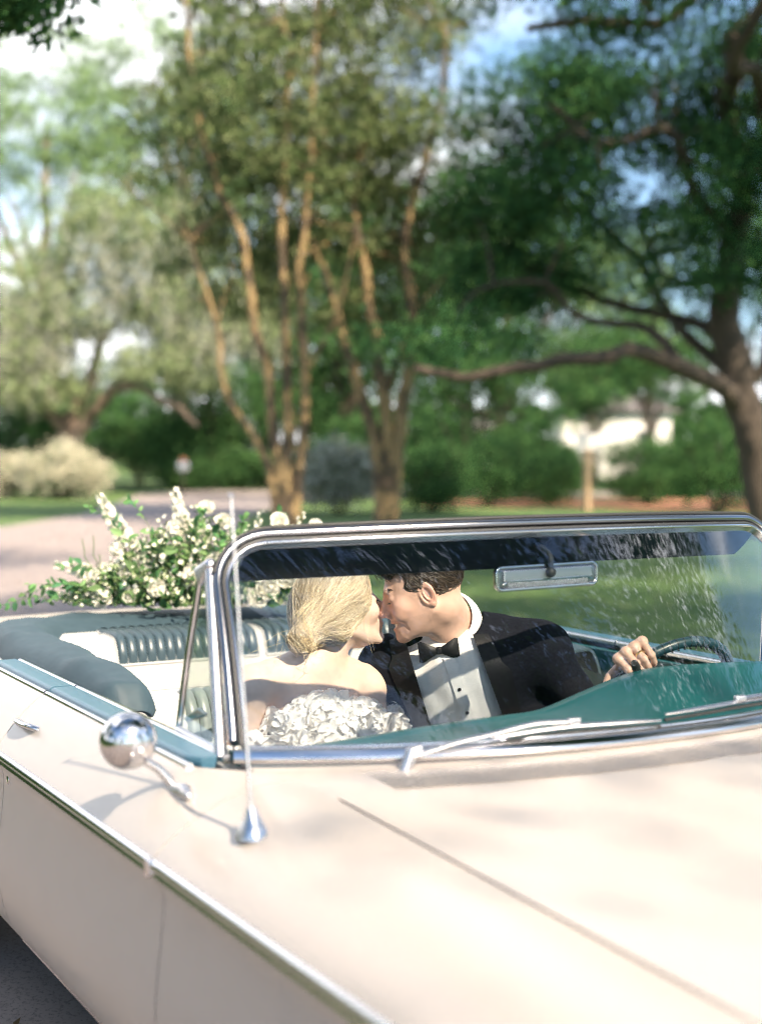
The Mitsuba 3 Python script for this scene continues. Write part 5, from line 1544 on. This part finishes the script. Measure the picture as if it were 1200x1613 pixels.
def jacket_form(p):
    d = groom_torso(p, 0.020)
    d = blend(d, cone(p, GL + (0.012, -0.006, -0.012), ELB, 0.066, 0.054), 0.05)
    d = blend(d, cone(p, ELB, WRI, 0.054, 0.040), 0.03)
    d = blend(d, cone(p, GR + (-0.01, 0.01, -0.012), np.array([-0.03, 0.90, 0.74]), 0.066, 0.054), 0.05)
    d = blend(d, cone(p, GN + Ug * 0.045 - neck_ax * 0.02 - Fg * 0.02, GL + (0, 0, 0.012), 0.045, 0.058), 0.05)
    d = blend(d, cone(p, ELB, np.array([0.40, 0.62, 0.80]), 0.055, 0.09), 0.04)
    arm = np.clip(1 - np.abs(np.linalg.norm(p - ELB, axis=1)) / 0.13, 0, 1)
    d = d + crease(p, 8, 0.007, 6) + arm * 0.006 * np.sin(95 * ((p - ELB) @ unit(GL - WRI)))
    q = TQ(p)
    z = q[:, 2]
    left = -0.125 - 0.296 * (z + 0.05)
    right = 0.035 - 0.37 * (z - 0.04)
    v = np.maximum(np.maximum(left - q[:, 0], q[:, 0] - right), -(q[:, 1] - 0.02 - 0.12 * 0))
    v = np.maximum(np.maximum(v, -z - 0.48), z - 0.06)
    d = carve(d, v, 0.004)
    return carve(d, cone(p, GN - neck_ax * 0.03, GN + neck_ax * 0.12, 0.086, 0.092), 0.006)


jacket = part(groom, 'jacket', nets(jacket_form, (-0.16, 0.14, 0.48), (0.70, 1.08, 1.16), 0.0055), 'tux', True)
jac0 = lambda p: groom_torso(p, 0.020)
for sgn in (-1, 1):
    zz = np.linspace(-0.03, -0.42, 30)
    ed = (-0.125 - 0.296 * (zz + 0.05)) if sgn < 0 else (0.035 - 0.37 * (zz - 0.04))
    wd_ = np.interp(zz, [-0.42, -0.30, -0.115, -0.105, -0.06, 0], [0.020, 0.042, 0.068, 0.050, 0.046, 0.035])
    L_ = np.array([on_form(jac0, ed + sgn * (-0.004 + wd_ * o), zz) + Fg * (0.0075 - 0.003 * o) for o in np.linspace(0, 1, 7)])
    part(jacket, 'lapel', sheet(L_, 0.004, flip=sgn < 0), 'satin_black', 50)

BT = on_form(shirt_form, np.array([-0.034]), np.array([-0.070]))[0] + Fg * 0.016
bt = part(groom, 'bow_tie', moved(rbox((0.018, 0.020, 0.016), 0.0055), frame_matrix(BT, unit(Ug * 0.95 + 0.2 * EZ), Fg)), 'satin_black', 50)
Mb = frame_matrix(BT, unit(Ug * 0.97 + EZ * 0.12), Fg)
for sgn in (-1, 1):
    x_ = np.linspace(0.006, 0.054, 14)
    half = np.interp(x_, [0.006, 0.015, 0.045, 0.054], [0.0085, 0.013, 0.027, 0.024])
    for lay, (dz_, tl) in enumerate(((0.003, 0.10), (-0.004, -0.08))):
        y_ = np.linspace(-1, 1, 9)
        P = np.array([[(sgn * a, h_ * b + tl * a * 0.6, dz_ + 0.010 * math.sin(min(a / 0.05, 1) * 2.6) * (1 - 0.55 * b * b) - 0.10 * a) for b in y_] for a, h_ in zip(x_, half)])
        part(bt, 'loop', moved(sheet(P, 0.003, flip=sgn < 0), Mb), 'satin_black', 50)

# the hand on the wheel: four fingers folded over the rim, the thumb along its inner side
HA = math.radians(-138)


def rim_frame(a):
    c, s = math.cos(a), math.sin(a)
    loc = np.array([0.2 * c, 0.2 * s, 0, 1.0])
    R = Mw[:3, :3]
    return (Mw @ loc)[:3], R @ [c, s, 0], R @ [-s, c, 0], -(R @ [0, 0, 1.0])


fing = []
fr = [0.0098, 0.0100, 0.0096, 0.0084]
lens = [0.94, 1.0, 0.96, 0.82]
for k in range(4):
    P0, n1, tt, n2 = rim_frame(HA + (k - 0.9) * 0.104)
    l = lens[k]
    spread = tt * (k - 1.5) * -0.0015
    fing.append([P0 + n1 * (0.036 + 0.004 * (k == 1)) - n2 * 0.022, P0 + n1 * 0.036 * l + n2 * 0.020 + spread, P0 + n1 * 0.004 + n2 * 0.030 * l + spread, P0 - n1 * 0.015 * l + n2 * 0.017 + spread])
P0, n1, tt, n2 = rim_frame(HA - 0.02)
wrist = P0 * 0 + np.array([0.452, 0.222, 1.050])
Pt, m1, mt, m2 = rim_frame(HA - 0.17)
thumb = [wrist + 0.30 * (fing[0][0] - wrist) - tt * 0.028, Pt - m1 * 0.004 - m2 * 0.032 - mt * 0.004, Pt + m1 * 0.012 - m2 * 0.020 - mt * 0.030, Pt + m1 * 0.016 - m2 * 0.006 - mt * 0.052]


def hand_form(p):
    palm = cone(p, wrist, fing[0][0], 0.024, 0.0125)
    for k in (1, 2, 3):
        palm = blend(palm, cone(p, wrist, fing[k][0], 0.024, 0.0125), 0.008)
    palm = blend(palm, cone(p, wrist, wrist + (WRI - wrist) * 1.1, 0.024, 0.027), 0.012)
    palm = blend(palm, cone(p, fing[0][0] - n2 * 0.004, fing[3][0] - n2 * 0.004, 0.012, 0.0115), 0.008)
    d = palm
    for k in range(4):
        a, b, c, e = fing[k]
        r = fr[k]
        f = np.minimum(np.minimum(cone(p, a, b, r * 1.12, r), cone(p, b, c, r, r * 0.94)), cone(p, c, e, r * 0.94, r * 0.80))
        f = blend(f, ball(p, b, r * 1.12), 0.003)
        d = blend(d, f, 0.0035)
        d = blend(d, ball(p, a + n1 * 0.002, r * 1.2), 0.006)
    th = np.minimum(np.minimum(cone(p, thumb[0], thumb[1], 0.0165, 0.0125), cone(p, thumb[1], thumb[2], 0.0122, 0.0112)), cone(p, thumb[2], thumb[3], 0.0112, 0.0092))
    return blend(d, th, 0.006)


allp = np.array([x for f in fing for x in f] + thumb + [wrist, wrist + (WRI - wrist) * 1.1])
hand = skin_part(groom, 'hand', hand_form, allp.min(0) - 0.035, allp.max(0) + 0.035, 0.0022, GH, (0.54, 0.36, 0.285), (0.5, 0.3, 0.25), (0, 0, 0), True)
for k in range(4):
    b, c, e = fing[k][1:]
    ax = unit(e - c)
    nl = unit(n2 * 0.9 - n1 * 0.1 - ax * ((n2 * 0.9 - n1 * 0.1) @ ax))
    Mn = frame_matrix(c * 0.25 + e * 0.75 + nl * fr[k] * 0.80, ax, nl)
    part(hand, 'nail', moved(rbox((0.0095, 0.0085, 0.002), 0.0009), Mn), 'nail_mat' if 'nail_mat' in scene else rough('nail_mat', (0.66, 0.46, 0.40), 0.3), 40)
a, b = fing[2][0], fing[2][1]
ringc = a * 0.36 + b * 0.64
Mq = frame_matrix(ringc, tt, unit(b - a))
ra = np.linspace(0, 2 * math.pi, 33)[:-1]
rc = np.column_stack([0.0113 * np.cos(ra), 0.0113 * np.sin(ra), 0 * ra])
part(groom, 'wedding_ring', moved(sweep(rc, round_profile(0.0022, 0.0050, 0.0009), unit(rc), EZ, closed=True), Mq), 'gold', 50)
cd_ = unit(ELB - WRI)
part(shirt, 'cuff', tube([WRI - cd_ * 0.020, WRI + cd_ * 0.04], [0.034, 0.037], 24, caps=False), 'shirt_cloth', 50)
# ------------------------------------------------------------------ the flowers on the folded top
rough('petal_white', proc(lambda p, n, uv: mix((0.80, 0.79, 0.72), (0.86, 0.85, 0.81), noise(p[0] * 90, p[1] * 90, p[2] * 90))), 0.6)
scene['petal_thin'] = {'type': 'principledthin', 'base_color': rgb(0.84, 0.83, 0.76), 'roughness': 0.6, 'diff_trans': 0.6, 'spec_trans': 0.0}
rough('stem_green', (0.07, 0.13, 0.04), 0.6)
r3 = np.random.default_rng(19)
fa = thing('flower_arrangement', 'loose arrangement of white roses, flower spikes and greenery lying behind the rear seat', 'flowers')
FO = np.array([0.02, 2.28, 1.02])      # middle of its foot
AX, AYv = RIGHT, AHEAD


def fp(a, b, c):
    """A place in the arrangement: a along it, b away, c up."""
    return FO + AX * a + AYv * b + EZ * c * 0.92


BIGLEAF = [(0.07, 0.17, 0.07), (0.10, 0.21, 0.08), (0.05, 0.13, 0.065), (0.15, 0.25, 0.11)]


def leaf_blade(base, tip, width, nrm, fold=0.25, n=7):
    """A pointed leaf with a folded midrib, arching from base to tip."""
    ax = tip - base
    L = np.linalg.norm(ax)
    ax = ax / L
    side = unit(np.cross(nrm, ax))
    up = np.cross(ax, side)
    u = np.linspace(0, 1, n)
    w = width * np.sin(np.pi * u**0.8) ** 0.8
    mid = base + ax * (u * L)[:, None] + up * (0.10 * L * np.sin(np.pi * u))[:, None]
    return patch(np.stack([mid - side * w[:, None] * 0.5 + up * (w * fold)[:, None], mid, mid + side * w[:, None] * 0.5 + up * (w * fold)[:, None]], 1))


def bloom(c, axis, r, n, key):
    """A full rose: rings of cupped petals round an upright axis, open wider outside."""
    ax = unit(axis)
    e1 = unit(np.cross(ax, [0.3, 0.5, 0.8]))
    e2 = np.cross(ax, e1)
    ms = []
    for ring, (k, rad, opn, sz) in enumerate(((3, 0.10, 0.10, 0.55), (4, 0.24, 0.30, 0.70), (5, 0.42, 0.60, 0.85), (6, 0.60, 0.95, 0.95), (6, 0.70, 1.25, 0.95))):
        for j in range(k):
            a = 2 * math.pi * (j + 0.5 * ring) / k + r3.normal() * 0.15
            o = math.cos(a) * e1 + math.sin(a) * e2
            grow = unit(ax * math.cos(opn) + o * math.sin(opn))
            ms.append(petal(c + o * rad * r * 0.45 - ax * r * (0.10 + 0.16 * opn), unit(np.cross(np.cross(grow, o), grow) * -1.0 * 1.0), grow, r * 1.15 * sz * r3.uniform(0.9, 1.1), r3))
    return part(key, 'flower', join(*ms), 'petal_thin', True)


def spike(base, tip, key, nf, s0):
    """A tall stem set with small open florets, buds at its end."""
    pth = spline([base, base * 0.45 + tip * 0.55 + AX * r3.normal() * 0.012, tip], 20)
    fl = part(key, 'flower_spike', tube(pth, np.linspace(0.0035, 0.0012, 20), 6), 'stem_green', True)
    ms = []
    for k in range(nf):
        u = 0.22 + 0.78 * k / nf
        p = pth[min(int(u * 19), 19)]
        sz = s0 * (1.1 - 0.75 * u)
        a = k * 2.4 + r3.normal() * 0.3
        tgt = unit(tip - base)
        e1 = unit(np.cross(tgt, [0.2, 0.7, 0.4]))
        o = unit(math.cos(a) * e1 + math.sin(a) * np.cross(tgt, e1) + 0.25 * tgt)
        c = p + o * sz * 0.75
        for j in range(5):
            b = j * 1.2566 + r3.uniform(0, 0.4)
            f1 = unit(np.cross(o, [0.5, 0.2, 0.8]))
            w_ = math.cos(b) * f1 + math.sin(b) * np.cross(o, f1)
            ms.append(petal(c, unit(o - 0.2 * w_), unit(w_ + 0.5 * o), sz * 1.1, r3))
    part(fl, 'florets', join(*ms), 'petal_thin', True, kind='stuff')


# roses, by where they sit
for a, b, c, r, tilt in [(-0.11, -0.02, 0.165, 0.040, (0.0, -1, 0.55)), (0.07, -0.08, 0.120, 0.042, (0.15, -1, 0.15)), (-0.26, -0.06, 0.030, 0.044, (-0.3, -1, 0.35)), (-0.215, 0.0, 0.215, 0.034, (-0.4, -0.9, 0.5)),
                         (0.165, 0.06, 0.315, 0.036, (0.1, -0.8, 0.7)), (0.10, 0.10, 0.37, 0.032, (0.1, -0.7, 0.8)), (-0.06, -0.10, 0.07, 0.036, (0.1, -1, 0.2)), (0.15, -0.09, 0.17, 0.038, (0.1, -1, 0.2)), (-0.17, -0.06, 0.125, 0.032, (-0.3, -1, 0.3)), (0.00, -0.06, 0.30, 0.030, (0.0, -1, 0.5)), (-0.30, -0.06, 0.10, 0.030, (-0.3, -1, 0.3)), (0.10, -0.02, 0.26, 0.032, (0.1, -1, 0.3)), (0.37, 0.0, 0.32, 0.036, (0.4, -0.9, 0.4)), (0.335, -0.10, 0.07, 0.045, (0.2, -1, 0.2)), (0.40, -0.08, 0.11, 0.046, (0.3, -1, 0.3)), (0.30, -0.10, 0.03, 0.038, (0.0, -1, 0.2)),
                         (-0.16, -0.08, 0.04, 0.032, (-0.1, -1, 0.3)), (0.02, 0.02, 0.23, 0.030, (0.1, -0.9, 0.6)), (-0.34, -0.02, 0.05, 0.028, (-0.4, -0.9, 0.4)), (0.50, 0.02, 0.30, 0.030, (0.5, -0.8, 0.4)), (0.24, -0.02, 0.24, 0.030, (0.2, -1, 0.4))]:
    bloom(fp(a, b, c), AX * tilt[0] + AYv * tilt[1] + EZ * tilt[2], r, 0, fa)
# spikes
for (a0, b0, c0), (a1, b1, c1), nf, s0 in [((-0.10, 0.02, 0.10), (-0.285, 0.02, 0.43), 44, 0.034), ((0.03, 0.03, 0.14), (-0.015, 0.04, 0.455), 42, 0.033), ((-0.15, 0.0, 0.08), (-0.44, -0.03, 0.155), 30, 0.030), ((-0.14, 0.02, 0.10), (-0.22, 0.06, 0.36), 22, 0.026),
                                           ((0.10, 0.02, 0.10), (0.02, 0.0, 0.36), 20, 0.022), ((0.25, 0.02, 0.10), (0.30, 0.06, 0.37), 18, 0.02), ((-0.15, -0.04, 0.02), (-0.42, -0.06, 0.02), 14, 0.02), ((0.36, 0.02, 0.1), (0.46, 0.06, 0.36), 16, 0.022)]:
    spike(fp(a0, b0, c0), fp(a1, b1, c1), fa, nf, s0)
# sprays of leaves: the near, large ones are leaves of their own
lg, cg_ = [], []
for k in range(210):
    a = r3.uniform(-0.42, 0.46)
    h = 0.25 * math.exp(-((a - 0.08) / 0.26) ** 2) + 0.05
    base = fp(a * 0.8, r3.uniform(-0.09, 0.05), r3.uniform(-0.01, h))
    d = unit(AX * (a * 1.4 + r3.normal() * 0.6) + AYv * r3.uniform(-1.0, 0.1) + EZ * r3.uniform(-0.35, 0.9))
    L = r3.uniform(0.045, 0.085)
    nm_ = unit(EZ * 0.8 - AYv * 0.5 + r3.normal(size=3) * 0.5)
    m_ = leaf_blade(base, base + d * L, L * 0.42, nm_)
    c = np.array(BIGLEAF)[r3.integers(0, 4)] * r3.uniform(0.8, 1.2)
    part(fa, 'leaf', m_, 'leaves', True, color=np.tile(c, (len(m_.vertices), 1)))
# long trailing and rising sprigs with leaves in pairs
for (a0, b0, c0), (a1, b1, c1) in [((-0.20, -0.05, 0.02), (-0.52, -0.10, 0.045)), ((-0.25, -0.05, 0.03), (-0.50, -0.12, 0.085)), ((-0.1, -0.02, 0.1), (-0.31, -0.02, 0.38)), ((-0.05, 0.0, 0.15), (-0.16, 0.0, 0.40)), ((0.1, 0, 0.15), (0.09, 0.02, 0.36)),
                                   ((0.2, 0, 0.12), (0.24, 0.03, 0.34)), ((0.28, 0.0, 0.1), (0.42, 0.02, 0.28)), ((0.12, -0.03, 0.1), (0.16, -0.05, 0.27)), ((-0.2, -0.03, 0.06), (-0.40, -0.08, 0.15)), ((0.3, 0.02, 0.15), (0.37, 0.05, 0.35)), ((-0.3, -0.08, 0.0), (-0.62, -0.14, 0.0))]:
    p0, p1 = fp(a0, b0, c0), fp(a1, b1, c1)
    pth = spline([p0, (p0 + p1) / 2 + EZ * 0.02 + r3.normal(size=3) * 0.02, p1], 14)
    sp = part(fa, 'sprig', tube(pth, np.linspace(0.0022, 0.0008, 14), 5), 'stem_green', True)
    tint = r3.uniform(0.8, 1.6)
    for k in range(4, 14):
        for s in (-1, 1):
            if r3.uniform() < 0.28:
                continue
            t_ = unit(pth[min(k + 1, 13)] - pth[k - 1])
            d = unit(t_ * r3.uniform(0.3, 1.4) + s * unit(np.cross(t_, -AYv)) * r3.uniform(0.4, 1.0) + r3.normal(size=3) * 0.45 - EZ * 0.25)
            L = r3.uniform(0.022, 0.058) * (1.15 - 0.04 * k)
            m_ = leaf_blade(pth[k], pth[k] + d * L, L * r3.uniform(0.35, 0.6), unit(EZ * 0.5 - AYv + r3.normal(size=3) * 0.7), n=5)
            part(sp, 'leaf', m_, 'leaves', True, color=np.tile(np.clip(np.array(BIGLEAF)[r3.integers(0, 4)] * tint * r3.uniform(0.85, 1.3), 0, 0.6), (len(m_.vertices), 1)))
# fine filler: small leaves and tiny white buds
pts = fp(0, 0, 0) + np.column_stack([r3.normal(size=(6200, 1)) * 0.21 + 0.0, r3.normal(size=(6200, 1)) * 0.05, np.abs(r3.normal(size=(6200, 1))) * 0.12]) @ np.array([AX, AYv, EZ])
hcap = 0.33 * np.exp(-(((pts - FO) @ AX - 0.08) / 0.33) ** 2)
pts = pts[(pts[:, 2] - FO[2]) < hcap]
m_, c_ = leaf_cloud(r3, pts, 0.030, [(0.08, 0.18, 0.07), (0.13, 0.23, 0.09), (0.05, 0.13, 0.055), (0.22, 0.30, 0.14)], wide=0.45)
part(fa, 'small_leaves', m_, 'leaves', False, kind='stuff', color=c_)
pk = pts[r3.integers(0, len(pts), 1700)] + np.column_stack([r3.normal(size=1700) * 0.02, r3.normal(size=1700) * 0.02 - 0.02, np.abs(r3.normal(size=1700)) * 0.03])
m_, c_ = leaf_cloud(r3, pk, 0.019, [(0.8, 0.8, 0.72), (0.7, 0.74, 0.55)], jitter=0.1, wide=0.95)
part(fa, 'small_buds', m_, 'leaves', False, kind='stuff', color=c_)
stm = [tube(spline([fp(0.1 + r3.normal() * 0.1, 0, -0.01), fp(a, r3.normal() * 0.03, h_ * 0.5), fp(a * 1.2, r3.normal() * 0.04, h_)], 8), 0.002, 5) for a, h_ in zip(r3.uniform(-0.3, 0.4, 46), r3.uniform(0.1, 0.3, 46))]
part(fa, 'stems', join(*stm), 'stem_green', True, kind='stuff')
